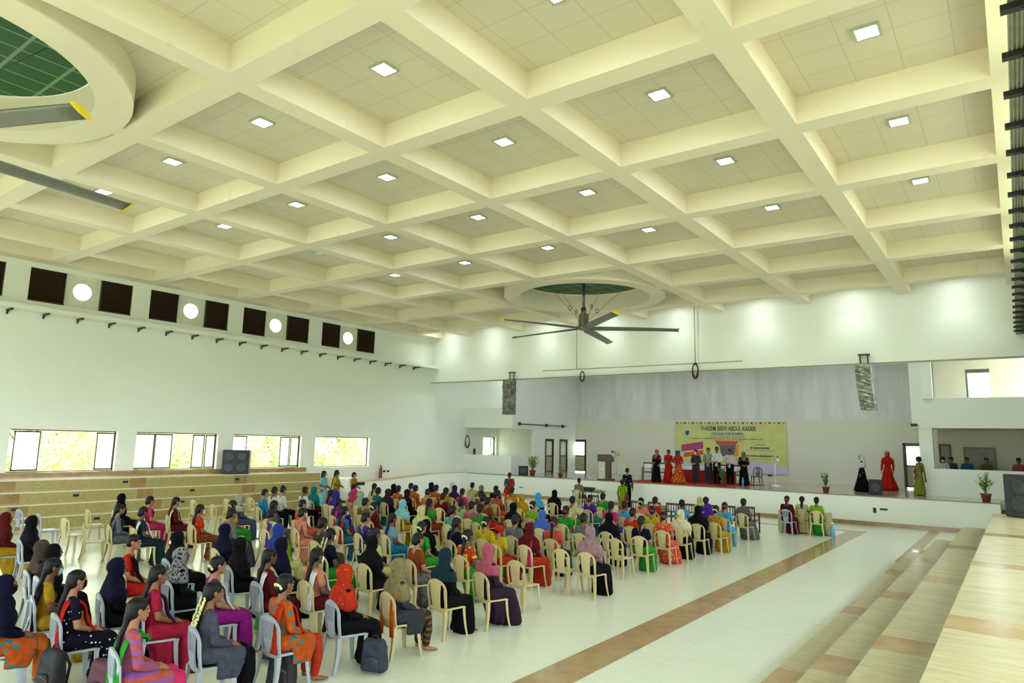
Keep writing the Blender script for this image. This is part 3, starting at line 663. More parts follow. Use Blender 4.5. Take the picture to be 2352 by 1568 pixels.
bm = bmesh.new(); v = [bm.verts.new(p) for p in ((-2.58, -.025, 2.34), (-2.58, -.025, 2.16), (-2.46, -.025, 2.05), (-2.34, -.025, 2.16), (-2.34, -.025, 2.34))]; bm.faces.new(v); obj('crest_shield', bm, navy, r)
def slab(a, b, c, d, y, col, nm):
    bm = bmesh.new(); v = [bm.verts.new((p[0], yy, p[1])) for yy in (y, y-.006) for p in (a, b, c, d)]
    for f in ((0, 1, 2, 3), (7, 6, 5, 4), (0, 4, 5, 1), (1, 5, 6, 2), (2, 6, 7, 3), (3, 7, 4, 0)): bm.faces.new([v[i] for i in f])
    return obj(nm, bm, col, r)
s1 = slab((-2.83, 1.1), (-1.5, 1.3), (-1.5, 1.72), (-2.83, 1.5), -.012, plain('magenta_ribbon', '#a33c6c', .6), 'magenta_ribbon')
s2 = slab((-2.68, .78), (-1.5, .96), (-1.5, 1.22), (-2.68, 1.02), -.014, plain('orange_ribbon', '#d2502a', .6), 'orange_ribbon')
slab((-.55, 1.55), (.45, 1.55), (.32, .9), (-.42, .9), -.012, plain('grey_picture', '#5d5a63', .6), 'picture_panel')
slab((-.75, 1.75), (.55, 1.75), (.45, 1.56), (-.65, 1.56), -.014, plain('red_flags', '#c93a2a', .6), 'red_garland')
slab((.42, 1.5), (.6, 1.6), (.55, .9), (.35, .85), -.015, plain('orange_flag', '#e08a2c', .6), 'orange_flag')
bm = bmesh.new(); bm2 = bmesh.new()
for i in range(26):
    x = -bw+.12+i*(2*bw-.24)/25; tgt = bm if i % 2 else bm2
    v = [tgt.verts.new(p) for p in ((x-.1, -.02, bh+.02), (x+.1, -.02, bh+.02), (x, -.02, bh-.1))]; tgt.faces.new(v)
obj('orange_bunting', bm, plain('orange_bunting', '#e07a35', .7), r); obj('purple_bunting', bm2, plain('purple_bunting', '#4a4a7a', .7), r)
# pedestal fans
def ped_fan(loc, rz, label, col):
    r = empty('pedestal_fan', loc, rz, label, 'fan')
    bm = bmesh.new(); lathe(bm, [(.22, 0), (.22, .03), (.04, .06), (.001, .06)], 20); obj('base', bm, col, r)
    obj('stand', tube(bmesh.new(), [(0, 0, .05), (0, 0, 1.15)], .02, 8), col, r)
    h = obj('motor', tube(bmesh.new(), [(0, .02, 1.25), (0, .2, 1.25)], .06, 10), col, r)
    bm = bmesh.new()
    for k in range(24):
        a = 2*math.pi*k/24; tube(bm, [(.04*math.cos(a), -.09, 1.25+.04*math.sin(a)), (.16*math.cos(a), -.1, 1.25+.16*math.sin(a)), (.24*math.cos(a), 0, 1.25+.24*math.sin(a)), (.1*math.cos(a), .06, 1.25+.1*math.sin(a))], .003, 4)
    tube(bm, [(.24*math.cos(2*math.pi*i/24), 0, 1.25+.24*math.sin(2*math.pi*i/24)) for i in range(25)], .008, 5, cap=False); obj('guard', bm, col, r)
    bm = bmesh.new()
    for k in range(3):
        a = 2*math.pi*k/3; u = Vector((math.cos(a), 0, math.sin(a))); w = Vector((-math.sin(a), .25, math.cos(a)))*.07; c = Vector((0, -.03, 1.25))
        bm.faces.new([bm.verts.new(p) for p in (c+u*.03-w*.4, c+u*.2-w, c+u*.21+w, c+u*.03+w*.5)])
    obj('blades', bm, plain('fan_rotor', '#a9a888', .5), r)
ped_fan((-19.2, 36.6, ZS), .3, 'cream pedestal fan standing behind the lectern', plain('cream_fan', '#c9c6a4', .5))
ped_fan((-9.65, 34.9, ZS), -.9, 'white pedestal fan standing right of the banner', M['white'])
# wooden armchairs
def armchair():
    r = empty('wooden_armchair')
    obj('seat', B(((-.26, -.24, .41), (.26, .26, .46)), bev=.008), plain('seat_cane', '#6a4a30', .7), r)
    bm = B(((-.25, -.27, .46), (-.21, -.23, .92)), ((.21, -.27, .46), (.25, -.23, .92)), ((-.25, -.265, .86), (.25, -.235, .93)), ((-.21, -.26, .6), (.21, -.24, .64)))
    for i in range(4): box(bm, (-.15+i*.1-.012, -.26, .64), (-.15+i*.1+.012, -.245, .86))
    obj('backrest', bm, M['wood'], r)
    obj('cushion', B(((-.2, -.238, .62), (.2, -.2, .85)), bev=.01), M['white'], r)
    for sx in (-1, 1):
        obj('armrest', B(((sx*.25-.025, -.25, .64), (sx*.25+.025, .26, .68))), M['wood'], r)
        for sy in (-.25, .22): obj('leg', B(((sx*.25-.022, sy-.022, 0), (sx*.25+.022, sy+.022, .64 if sy > 0 else .46))), M['wood'], r)
    return r
ac = armchair(); ac.location = (-15.75, 33.5, ZS+.014); ac.rotation_euler = (0, 0, math.pi+.3)
tag(ac, 'dark wooden armchair at the left end of the row on stage', 'chair', 'wooden armchairs')
for i, (x, y, z, rz, lab) in enumerate([(-15.1, 33.9, ZS+.014, math.pi+.1, 'dark wooden armchair behind person in rose scarf on stage'), (-12.2, 34.75, ZS+.014, math.pi, 'dark wooden armchair behind the red table, left'), (-11.5, 34.75, ZS+.014, math.pi, 'dark wooden armchair behind the red table, right'),
    (-11.0, 24.2, 0, 0, 'dark wooden front row armchair, first before the stage table side'), (-10.35, 24.35, 0, 0, 'dark wooden front row armchair ahead of person in orange red'), (-9.75, 24.55, 0, 0, 'dark wooden front row armchair ahead of person in sky blue'), (-9.1, 24.8, 0, 0, 'dark wooden front row armchair ahead of the pale yellow scarf'), (-8.5, 25.0, 0, 0, 'dark wooden front row armchair, second from the right end'), (-7.9, 25.25, 0, 0, 'dark wooden front row armchair, nearest the side aisle'),
    (-14.2, 25.3, 0, 0, 'dark wooden front row armchair near the sound desk'), (-11.65, 24.1, 0, 0, 'dark wooden front row armchair, leftmost of the right run')]):
    tag(dup(ac, (x, y, z), rz), lab, 'chair', 'wooden armchairs')
# sound desk, right hand table, white box and small things
r = empty('sound_desk', (-17.05, 29.6, 0), 0, 'steel legged table with black mixing desk before the stage', 'table')
obj('table_top', B(((-.75, -.35, .7), (.75, .35, .74))), plain('dark_top', '#4b4a42', .5), r)
for sx in (-.7, 0, .7):
    for sy in (-.3, .3): obj('leg', tube(bmesh.new(), [(sx, sy, 0), (sx, sy, .7)], .018, 6), M['grey'], r)
bm = bmesh.new(); box(bm, (-.45, -.25, 0), (.35, .25, .16), bev=.01)
for i in range(8):
    for j in range(3): box(bm, (-.4+i*.09, -.2+j*.12, .16), (-.38+i*.09, -.17+j*.12, .18))
tag(obj('mixing_desk', bm, M['black'], loc=(-17.15, 29.6, .74)), 'black mixing desk on the steel legged table', 'mixer')
tag(obj('small_box', B(((-.16, -.12, 0), (.16, .12, .09)), bev=.01), plain('tan_box', '#b09a5c', .7), loc=(-16.5, 29.55, .74)), 'small tan box on the sound table beside the mixer', 'box')
r = empty('cloth_covered_table', (-6.4, 26.75, 0), 0, 'beige cloth covered table in front of three seated people', 'table')
bm = bmesh.new(); n = 160; w, d = .85, .3
per = []
for i in range(n):
    t = i/n*4
    per.append((-w+2*w*t, -d) if t < 1 else (w, -d+2*d*(t-1)) if t < 2 else (w-2*w*(t-2), d) if t < 3 else (-w, d-2*d*(t-3)))
lo = [bm.verts.new((x*(1.02+.012*math.sin(i*.9)), y*(1.05+.04*math.sin(i*.9)), .03)) for i, (x, y) in enumerate(per)]; up = [bm.verts.new((x, y, .75)) for x, y in per]
for i in range(n): bm.faces.new((lo[i], lo[(i+1) % n], up[(i+1) % n], up[i]))
bm.faces.new(up); obj('table_cloth', bm, plain('beige_cloth', '#bfae7c', .85), r)
obj('table_top', B(((-w+.02, -d+.02, .7), (w-.02, d-.02, .745))), M['wood'], r)
def bottle(loc, col, label, s=1):
    r = empty('water_bottle', loc, 0, label, 'bottle'); bm = bmesh.new()
    lathe(bm, [(.045*s, 0), (.05*s, .02*s), (.05*s, .2*s), (.02*s, .26*s), (.018*s, .29*s), (.001, .29*s)], 14); obj('bottle_body', bm, col, r)
    bm = bmesh.new(); lathe(bm, [(.022*s, .285*s), (.022*s, .32*s), (.001, .32*s)], 12); obj('cap', bm, M['white'], r)
bb = plain('blue_plastic', '#58a8cf', .3)
bottle((-5.4, 26.3, 0), bb, 'large blue water bottle on the floor beside the beige table', 1.5)
bottle((-6.85, 26.4, .75), bb, 'small blue water bottle on the beige cloth table', .9)
bottle((-13.55, 32.3, ZS+.014), bb, 'blue water bottle on the carpet beside the red table', 1.2)
bottle((-10.75, 33.4, ZS+.014), bb, 'blue water bottle on the carpet near the grey chair', 1.2)
tag(obj('handbag', B(((-.12, -.07, 0), (.12, .07, .17)), bev=.03), M['black'], loc=(-6.3, 26.5, .75)), 'small dark bag on the right end of the beige table', 'bag')
r = empty('white_screen_box', (-26.05, 21.92, 0), math.radians(35), 'white upright box standing at the end of the left tiers', 'box')
obj('box_body', B(((-.42, -.3, .12), (.36, .3, 1.15)), bev=.01), M['white'], r); obj('box_base', B(((-.3, -.25, 0), (.3, .25, .12))), M['wood'], r)
r = empty('fire_extinguisher', (-26.8, 25.0, 1.0), 0, 'red fire extinguisher standing on the left ramp by the wall', 'extinguisher')
bm = bmesh.new(); lathe(bm, [(.08, 0), (.085, .02), (.085, .45), (.04, .55), (.02, .6), (.001, .6)], 18); obj('cylinder', bm, plain('extinguisher_red', '#8c2a1c', .4), r)
bm = tube(bmesh.new(), [(0, 0, .58), (0, 0, .66)], .02, 8); box(bm, (-.02, -.09, .64), (.02, .03, .67)); tube(bm, [(.03, 0, .62), (.1, 0, .5), (.1, 0, .2)], .012, 6); obj('valve_and_hose', bm, M['black'], r)
for y, n_ in ((25.43, 'left'), (25.7, 'right')):
    tag(obj('wall_socket', B(((-.0, -.07, -.05), (.03, .07, .05)), bev=.004), M['black'], loc=(XL, y, 1.34)), 'black wall socket beside the fire extinguisher, %s one' % n_, 'socket')
r = obj('wall_socket', B(((-.06, -.02, -.1), (.06, 0, .1)), bev=.004), M['black'], loc=(-4.82, YS, .62)); tag(r, 'black socket box on the stage front below the monitor speaker', 'socket')
tag(obj('wall_plate', B(((-.14, -.02, -.035), (.14, 0, .035)), bev=.004), M['brack'], loc=(-4.5, YS, .68)), 'flat dark plate beside the socket on the stage front', 'plate')
tag(obj('wall_plate', B(((-.14, -.02, -.02), (.14, 0, .02)), bev=.004), M['brack'], loc=(-22.3, YS, .55)), 'small dark plate on the stage front at far left', 'plate')
tag(obj('loudspeaker_horn', B(((-.12, -.3, -.06), (.12, 0, .06)), bev=.02), M['black'], loc=(-3.55, 34.205, 4.12)), 'small black device on the edge of the right gallery slab', 'device')
tag(obj('wall_bell', B(((-.1, -.04, -.05), (.1, 0, .05)), bev=.01), M['brack'], loc=(-20.9, YB, 2.55)), 'small dark box on the stage rear wall above the lectern', 'box')
tag(obj('wall_box', B(((-.09, -.04, -.04), (.16, 0, .04)), bev=.01), M['brack'], loc=(-11.2, YB, 1.5)), 'small dark box below the lower right edge of the banner', 'box')
tag(obj('parapet_post', B(((-.05, -.05, 0), (.05, .05, .35))), M['black'], loc=(-26.3, 32.0, 2.22)), 'short black post on the left gallery parapet', 'post')
# trees and a house outside the left windows
def tree(x, y, h, w, n, label, tone, seed):
    rnd = random.Random(seed); r = empty('tree', (x, y, -.5), 0, label, 'tree', 'trees outside the left windows')
    bm = tube(bmesh.new(), [(0, 0, 0), (.1, .1, h*.3), (0, .2, h*.6)], .16, 8, r1=.07)
    for k in range(6):
        a = rnd.uniform(0, 6.3); tube(bm, [(0, .1, h*.3), (w*.4*math.cos(a), w*.4*math.sin(a), h*.6)], .06, 5)
    obj('trunk', bm, M['bark'], r); lf = bmesh.new()
    cl = [(rnd.gauss(0, w*.36), rnd.gauss(0, w*.36), h*rnd.uniform(.12, 1.0), rnd.uniform(.5, 1.1)) for _ in range(48)]
    for _ in range(n):
        c = rnd.choice(cl); d = Vector((rnd.gauss(0, 1), rnd.gauss(0, 1), rnd.gauss(0, 1))).normalized()*c[3]*rnd.uniform(.5, 1.0)
        p = Vector(c[:3])+d; a = Vector((rnd.gauss(0, 1), rnd.gauss(0, 1), rnd.gauss(0, 1))).normalized(); b = a.cross(Vector((rnd.gauss(0, 1), rnd.gauss(0, 1), 1))).normalized(); s = rnd.uniform(.07, .17)
        lf.faces.new([lf.verts.new(q) for q in (p, p+a*s+b*s*.4, p+a*s*2, p+a*s-b*s*.4)])
    obj('foliage', lf, tone, r)
ft = NT('sun_painted_foliage'); ft.col(ft.mix(ft.ramp(ft.noise(.9, 3), .35, .65), lin('#bfe08a'), lin('#e2f2b4'))); ft.b.inputs['Roughness'].default_value = .6; ft.b.inputs['Transmission Weight'].default_value = 0  # leaf colours lightened so the sun's glare is in the paint
for i, (x, y, h, w) in enumerate([(-43, 9.5, 6, 3.6), (-44, 15, 6.5, 3.8), (-43, 20, 6, 3.6), (-45, 26, 6, 3.4), (-46, 31.5, 6, 3.5), (-50, 35, 7, 4), (-49, 40.5, 6, 3), (-53, 46, 7, 4), (-58, 52, 8, 4)]):
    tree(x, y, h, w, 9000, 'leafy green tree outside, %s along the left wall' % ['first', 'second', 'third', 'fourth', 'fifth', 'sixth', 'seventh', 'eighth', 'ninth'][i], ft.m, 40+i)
hd = NT('sun_painted_hedge'); hd.col(hd.mix(hd.ramp(hd.noise(.7, 4), .35, .65), lin('#9ccb62'), lin('#dcefb0'))); hd.b.inputs['Roughness'].default_value = .7  # same washed-out sun put into the hedge colours
rnd = random.Random(9); lf = bmesh.new()
for _ in range(16000):
    y = rnd.uniform(4, 44); z = rnd.uniform(0, 3.2+.8*math.sin(y*.9)+.5*math.sin(y*2.3)); x = -38.5-max(0, y-22)*.25+rnd.uniform(-.8, .8)
    p = Vector((x, y, z-.4)); a = Vector((rnd.gauss(0, 1), rnd.gauss(0, 1), rnd.gauss(0, 1))).normalized(); b = a.cross(Vector((rnd.gauss(0, 1), .3, 1))).normalized(); s_ = rnd.uniform(.09, .2)
    lf.faces.new([lf.verts.new(q) for q in (p, p+a*s_+b*s_*.5, p+a*s_*2, p+a*s_-b*s_*.5)])
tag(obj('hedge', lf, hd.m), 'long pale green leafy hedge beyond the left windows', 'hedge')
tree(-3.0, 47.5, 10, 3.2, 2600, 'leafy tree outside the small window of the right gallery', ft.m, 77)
r = empty('house', (-62, 30, -.5), math.radians(20), 'pale orange house with brown window frames seen through the third window', 'house')
obj('walls', B(((-1, -7, 0), (4, 7, 6))), plain('pale_orange_plaster', '#e9c8a4', .8), r)
for y in (-5, -2, 1.5, 4.5):
    w_ = obj('house_window', B(((4.0, y-.5, .9), (4.05, y+.5, 2.1))), plain('red_brown_frame', '#8c4a38', .6), r)
obj('roof', B(((-1.4, -7.4, 6), (4.6, 7.4, 6.3))), plain('red_roof', '#a4563a', .8), r)
# ================================================================ CHAIRS
CH = {'c': plain('cream_plastic', '#bdaf7c', .38, var=.04), 'g': plain('grey_plastic', '#9aa5ad', .38, var=.04), 'w': plain('pale_grey_plastic', '#cfd3c4', .38, var=.04)}
def chair_meshes():
    ms = {}
    # backrest in two patterns; local frame: +Y is where the sitter looks, back at y=-.2
    for kind in 'cg':
        bm = bmesh.new(); NV = 22; H0, H1 = .40, .88; rows_ = []; vv = []
        for i in range(NV+1):
            v = i/NV; v = v*1.1 if v < .5 else 1-.45*((1-v)/.5)**1.5; z = H0+(H1-H0)*v; vv.append(v)
            o = .2+.025*math.sin(min(v*1.9, 1.57))
            if v > .55: o *= max(0, 1-((v-.55)/.452)**2.4)**.5
            o = max(o, .045)
            s = .075+.045*v; r = max(min(o-.036, .178), s+.001)
            if v < .04 or v > .86: s = r-.0005
            r = max(min(r, o-.02), .02); s = max(min(s, r-.0005), .012)
            y = -.19-.055*v-.02*math.sin(v*math.pi)
            xs = [-o, -r, -s] + ([-s+2*s*k/13 for k in range(1, 13)] if kind == 'g' else [0]) + [s, r, o]
            rows_.append([bm.verts.new((x, y-.03*(x/.2)**2*-1, z)) for x in xs])
        m = len(rows_[0])
        for i in range(NV):
            v = (vv[i]+vv[i+1])/2
            for k in range(m-1):
                if (k == 1 or k == m-3) and .04 < v < .85: continue
                if kind == 'g' and 2 <= k <= m-4 and .45 < v < .88 and k % 2 == 1: continue
                bm.faces.new((rows_[i][k], rows_[i][k+1], rows_[i+1][k+1], rows_[i+1][k]))
        me = bpy.data.meshes.new('b'); bm.to_mesh(me); bm.free(); ms['back'+kind] = solid(me, .022, 'backrest')
    bm = bmesh.new(); n = 8; g = []
    for i in range(n+1):
        y = -.2+.43*i/n; w = .19+.03*i/n - (.02 if i == n else 0)
        g.append([bm.verts.new((w*(-1+2*k/n), y, .437-.012*math.cos((k/n-.5)*math.pi)*math.sin(i/n*math.pi) - (.018 if i == n else 0))) for k in range(n+1)])
    for i in range(n):
        for k in range(n): bm.faces.new((g[i][k], g[i][k+1], g[i+1][k+1], g[i+1][k]))
    me = bpy.data.meshes.new('s'); bm.to_mesh(me); bm.free(); ms['seat'] = solid(me, .028, 'seat')
    for nm, (sx, sy) in {'l0': (-1, -1), 'l1': (1, -1), 'l2': (-1, 1), 'l3': (1, 1)}.items():
        bm = bmesh.new(); pr = None
        for i in range(7):
            t = i/6; z = .425*(1-t); x = sx*(.175+.035*t+.02*t*t); y = (-.185-.07*t*t) if sy < 0 else (.19+.045*t*t); w = .029-.011*t
            ring = [bm.verts.new((x+a*w, y+b*w, z)) for a, b in ((-1, -1), (1, -1), (1, 1), (-1, 1))]
            # angle section: pull the inner corner outwards
            inner = {(-1, -1): 2, (1, -1): 3, (-1, 1): 1, (1, 1): 0}[(sx, sy)]
            ring[inner].co.x += sx*w*.9; ring[inner].co.y += sy*w*.9
            if pr:
                for k in range(4): bm.faces.new((pr[k], pr[(k+1) % 4], ring[(k+1) % 4], ring[k]))
            else: bm.faces.new(ring)
            pr = ring
        bm.faces.new(pr[::-1]); bmesh.ops.recalc_face_normals(bm, faces=bm.faces)
        me = bpy.data.meshes.new('leg'); bm.to_mesh(me); bm.free(); me.materials.append(None); ms[nm] = me
    return ms
def evalmesh(me, mods, name, smooth=True):
    o = bpy.data.objects.new('tmp', me); COL.objects.link(o)
    for typ, kw in mods:
        md = o.modifiers.new(typ, typ)
        for k, v in kw.items(): setattr(md, k, v)
    dg = bpy.context.evaluated_depsgraph_get(); out = bpy.data.meshes.new_from_object(o.evaluated_get(dg)); bpy.data.objects.remove(o)
    out.name = name; out.materials.clear(); out.materials.append(None)
    for p in out.polygons: p.use_smooth = smooth
    return out
def solid(me, th, name):
    return evalmesh(me, [('SOLIDIFY', dict(thickness=th, offset=0)), ('BEVEL', dict(width=.004, segments=1, limit_method='ANGLE'))], name, False)
CM = chair_meshes()
def mobj(name, me, mat, parent):
    o = bpy.data.objects.new(name, me); link(o, parent)
    o.material_slots[0].link = 'OBJECT'; o.material_slots[0].material = mat; return o
protoch = {}
def plastic_chair(x, y, rz, kind, label, group):
    if kind not in protoch:
        r = empty('plastic_chair'); mt = CH[kind]
        mobj('seat', CM['seat'], mt, r); mobj('backrest', CM['back'+('c' if kind == 'c' else 'g')], mt, r)
        for k in range(4): mobj('leg', CM['l%d' % k], mt, r)
        protoch[kind] = r
    else: r = dup(protoch[kind])
    r.location = (x, y, 0); r.rotation_euler = (0, 0, rz); return tag(r, label, 'chair', group)

# ================================================================ PEOPLE
ICO = {}
def ico(sub=2):
    if sub not in ICO:
        bm = bmesh.new(); bmesh.ops.create_icosphere(bm, subdivisions=sub, radius=1); ICO[sub] = [v.co.copy() for v in bm.verts]; bm.free()
    return ICO[sub]
def hull(bm, *balls):
    vs = []
    for c, r in balls:
        r = (r, r, r) if isinstance(r, (int, float)) else r
        for p in ico(1 if max(r) < .02 else 2): vs.append(bm.verts.new((c[0]+p.x*r[0], c[1]+p.y*r[1], c[2]+p.z*r[2])))
    res = bmesh.ops.convex_hull(bm, input=vs)
    dele = [e for e in res['geom_interior'] if isinstance(e, bmesh.types.BMVert)]
    if dele: bmesh.ops.delete(bm, geom=dele, context='VERTS')
def chain(bm, *balls):
    for a, b in zip(balls, balls[1:]): hull(bm, a, b)
def blob(name, prims, voxel=.012, dec=None, sm=3, fold=None):
    bm = bmesh.new()
    for p in prims:
        if p[0] == 'chain': chain(bm, *p[1:])
        else: hull(bm, *p)
    me = bpy.data.meshes.new('b'); bm.to_mesh(me); bm.free()
    mods = [('REMESH', dict(mode='VOXEL', voxel_size=voxel)), ('SMOOTH', dict(factor=.6, iterations=sm))]
    if dec: mods.append(('DECIMATE', dict(ratio=dec)))
    out = evalmesh(me, mods, name)
    if fold:
        n = len(out.vertices); co = np.empty(n*3); out.vertices.foreach_get('co', co); co = co.reshape(-1, 3)
        nm = np.empty(n*3); out.vertices.foreach_get('normal', nm); nm = nm.reshape(-1, 3)
        co += nm*fold(co)[:, None]; out.vertices.foreach_set('co', co.ravel()); out.update()
    return out
def hand(sx, wrist, d, curl=.5, down=(0, 0, -1)):
    """five fingers and thumb prims; wrist point, direction d of the palm"""
    W_ = Vector(wrist); d = Vector(d).normalized(); dn = Vector(down); dn = (dn-d*dn.dot(d)).normalized(); side = d.cross(dn)*sx
    out = [((W_, (.024, .024, .024)), (W_+d*.045, .03), (W_+d*.08+side*.024, .013), (W_+d*.08-side*.026, .012))]
    for k, (off, L) in enumerate(((.030, .068), (.011, .078), (-.009, .073), (-.028, .056))):
        p = W_+d*.082+side*off; q = p+(d*(1-.3*curl)+dn*curl*.6).normalized()*L*.52; e = q+(d*(1-curl)+dn*(curl+.15)).normalized()*L*.48
        out.append(('chain', (p, .0105), (q, .0095), (e, .008)))
    t0 = W_+d*.025+side*.03; t1 = t0+(d*.5+side*.75+dn*.2).normalized()*.036; t2 = t1+(d*.85+side*.2+dn*.3).normalized()*.032
    out.append(('chain', (t0, .014), (t1, .0115), (t2, .009)))
    return out
def headprims(c, s=1.0, turn=0):
    C = Vector(c); R = Matrix.Rotation(turn, 3, 'Z')
    def P(x, y, z): return C+R @ Vector((x, y, z))*s
    return [((P(0, -.012, .028), (.074*s, .092*s, .09*s)), (P(0, .012, -.035), (.058*s, .066*s, .062*s))),
            ((P(0, .03, -.045), (.05*s, .05*s, .045*s)), (P(0, .058, -.085), (.026*s, .024*s, .02*s))),
            ((P(0, .086, .018), (.008*s, .008*s, .008*s)), (P(0, .1, -.016), (.0125*s, .012*s, .01*s)), (P(0, .09, -.022), (.018*s, .01*s, .01*s))),
            ((P(-.02, .085, -.052), .009*s), (P(.02, .085, -.052), .009*s), (P(0, .093, -.05), .009*s)),
            ((P(-.045, .07, .03), .014*s), (P(.045, .07, .03), .014*s), (P(0, .083, .035), .012*s)),
            ((P(-.076, -.005, .005), (.007*s, .018*s, .03*s)), (P(-.07, .005, -.01), (.008, .012, .02))), ((P(.076, -.005, .005), (.007*s, .018*s, .03*s)), (P(.07, .005, -.01), (.008, .012, .02)))]
HC = (0, -.01, 1.19)
def body_seated():
    pr = headprims(HC, 1.07)
    pr += [('chain', ((0, -.035, 1.13), (.05, .052, .05)), ((0, -.05, 1.05), (.052, .055, .05)), ((0, -.06, .99), (.075, .07, .05)))]
    pr += [((( -.15, -.06, .985), .05), ((.15, -.06, .985), .05), ((0, -.05, .84), (.145, .095, .1))), (((0, -.05, .84), (.14, .09, .1)), ((0, -.055, .66), (.115, .085, .08))),
           (((0, -.055, .66), (.12, .09, .08)), ((0, -.05, .535), (.165, .11, .085)))]
    for s in (-1, 1):
        pr += [('chain', ((s*.165, -.06, .96), .05), ((s*.215, -.02, .72), .04), ((s*.09, .19, .625), .026), ((s*.075, .215, .62), .024))]
        pr += hand(-s, (s*.07, .22, .617), (-s*.55, .8, -.12), .55)
        pr += [('chain', ((s*.09, -.02, .525), .085), ((s*.105, .4, .495), .062), ((s*.11, .42, .28), .05), ((s*.11, .41, .1), .034)),
               (((s*.11, .40, .06), .035), ((s*.115, .5, .03), (.04, .04, .022)), ((s*.12, .585, .02), (.032, .02, .014)))]
    return blob('body', pr, .0075, .3, 2)
def folds(freq, amp, z0, z1, seed=0):
    def f(co):
        a = np.arctan2(co[:, 0], co[:, 1]-.15)
        w = np.clip((z1-co[:, 2])/(z1-z0), 0, 1)
        return amp*w*np.sin(a*freq+co[:, 2]*5+seed+1.5*np.sin(co[:, 0]*14)) + .002*np.sin(co[:, 2]*45+co[:, 0]*20)
    return f
def wrinkle(amp=.004):
    return lambda co: amp*np.sin(co[:, 2]*38+co[:, 0]*17+np.sin(co[:, 1]*25)*1.5)*np.cos(co[:, 0]*12)
BS = {'body': body_seated()}
tors = [(((-.155, -.06, .985), .053), ((.155, -.06, .985), .053), ((0, -.045, .84), (.158, .108, .1))), (((0, -.045, .84), (.155, .105, .1)), ((0, -.05, .66), (.132, .1, .08))),
        (((0, -.05, .66), (.135, .1, .08)), ((0, -.045, .54), (.182, .125, .07)))]
def sleeves(l, seated=True, r=.06):
    out = []
    for s in (-1, 1):
        a, b, c = (s*.165, -.06, .975), (s*.218, -.02, .72), (s*.095, .175, .632)
        if l == 'short': m = tuple(a[i]+(b[i]-a[i])*.6 for i in range(3)); out.append(('chain', (a, r), (m, r*.95)))
        else: out.append(('chain', (a, r), (b, r*.9), (c, r*.7)))
    return out
BS['blouse'] = blob('blouse', tors+sleeves('short'), .013, None, 2, wrinkle())
BS['kurta'] = blob('kurta', tors+sleeves('long'), .013, None, 2, wrinkle())
lap = [(((-.12, -.05, .54), .11), ((.12, -.05, .54), .11), ((-.12, .38, .5), .085), ((.12, .38, .5), .085), ((0, .2, .5), .1))]
def hem(w, y, r): return [(((-.12, .38, .5), .085), ((.12, .38, .5), .085), ((-w, y, .06), r), ((w, y, .06), r), ((-.1, .3, .06), .07), ((.1, .3, .06), .07))]
BS['skirt'] = blob('skirt', lap+hem(.15, .42, .085), .015, None, 3, folds(9, .014, .05, .6))
BS['skirt2'] = blob('skirt', lap+hem(.2, .46, .09)+[(((0, .1, .42), (.2, .2, .08)), ((0, .2, .08), (.2, .16, .06)))], .015, None, 3, folds(7, .016, .05, .6, 2))
BS['trousers'] = blob('trousers', [('chain', ((s*.09, -.04, .53), .11), ((s*.108, .4, .5), .083), ((s*.112, .425, .3), .075), ((s*.11, .41, .12), .055)) for s in (-1, 1)]+[(((-.09, -.05, .53), .11), ((.09, -.05, .53), .11))], .013, None, 3, wrinkle(.005))
BS['tunic'] = blob('tunic', [(((-.1, -.05, .55), .115), ((.1, -.05, .55), .115), ((-.12, .3, .515), .085), ((.12, .3, .515), .085)), (((-.2, .05, .5), .03), ((-.21, .3, .45), .03), ((-.2, .25, .3), .02), ((-.2, .05, .32), .02)), (((.2, .05, .5), .03), ((.21, .3, .45), .03), ((.2, .25, .3), .02), ((.2, .05, .32), .02))], .013, None, 2, wrinkle(.005))
h = Vector(HC)
cap_ = [((h+Vector((0, -.016, .052)), (.093, .107, .09)),), ((h+Vector((0, -.052, .005)), (.088, .075, .094)),)]
BS['hairB'] = blob('hair', cap_+[((h+Vector((0, -.1, -.035)), (.042, .036, .042)), (h+Vector((0, -.09, -.03)), .05)), ((h+Vector((0, -.07, -.05)), (.055, .04, .05)),)], .009, None, 2)
BS['hairL'] = blob('hair', cap_+[('chain', (h+Vector((0, -.085, -.03)), (.055, .045, .05)), (h+Vector((0, -.105, -.1)), (.034, .03, .03)), (h+Vector((0, -.12, -.15)), (.036, .03, .03)), (h+Vector((.005, -.15, -.24)), .03), (h+Vector((.01, -.165, -.38)), .024), (h+Vector((.01, -.165, -.5)), .012))], .009, None, 2)
BS['hairM'] = blob('hair', [((h+Vector((0, -.008, .058)), (.09, .102, .08)),), ((h+Vector((0, -.047, .005)), (.084, .068, .075)),)], .009, None, 2)
wrap = [((h+Vector((0, -.03, .02)), (.108, .116, .126)),), (((h+Vector((0, -.03, -.04))), (.102, .096, .085)), ((0, -.055, 1.06), (.1, .095, .06)), (h+Vector((0, .035, -.105)), (.045, .035, .022)))]
def carved(name, prims, voxel, fold):
    me = blob(name, prims, voxel, None, 3, fold)
    return me
BS['hijab'] = blob('headscarf', wrap+[(((0, -.055, 1.07), (.075, .08, .05)), ((-.19, -.055, .945), (.07, .08, .06)), ((.19, -.055, .945), (.07, .08, .06)), ((-.205, -.045, .87), (.066, .08, .05)), ((.205, -.045, .87), (.066, .08, .05)), ((0, -.14, .87), (.13, .05, .06))), (((-.12, -.02, .97), (.05, .06, .04)), ((.12, -.02, .97), (.05, .06, .04)), ((0, .07, .9), (.08, .035, .07)), ((0, .02, 1.05), .05))], .011, None, 3, wrinkle(.005))
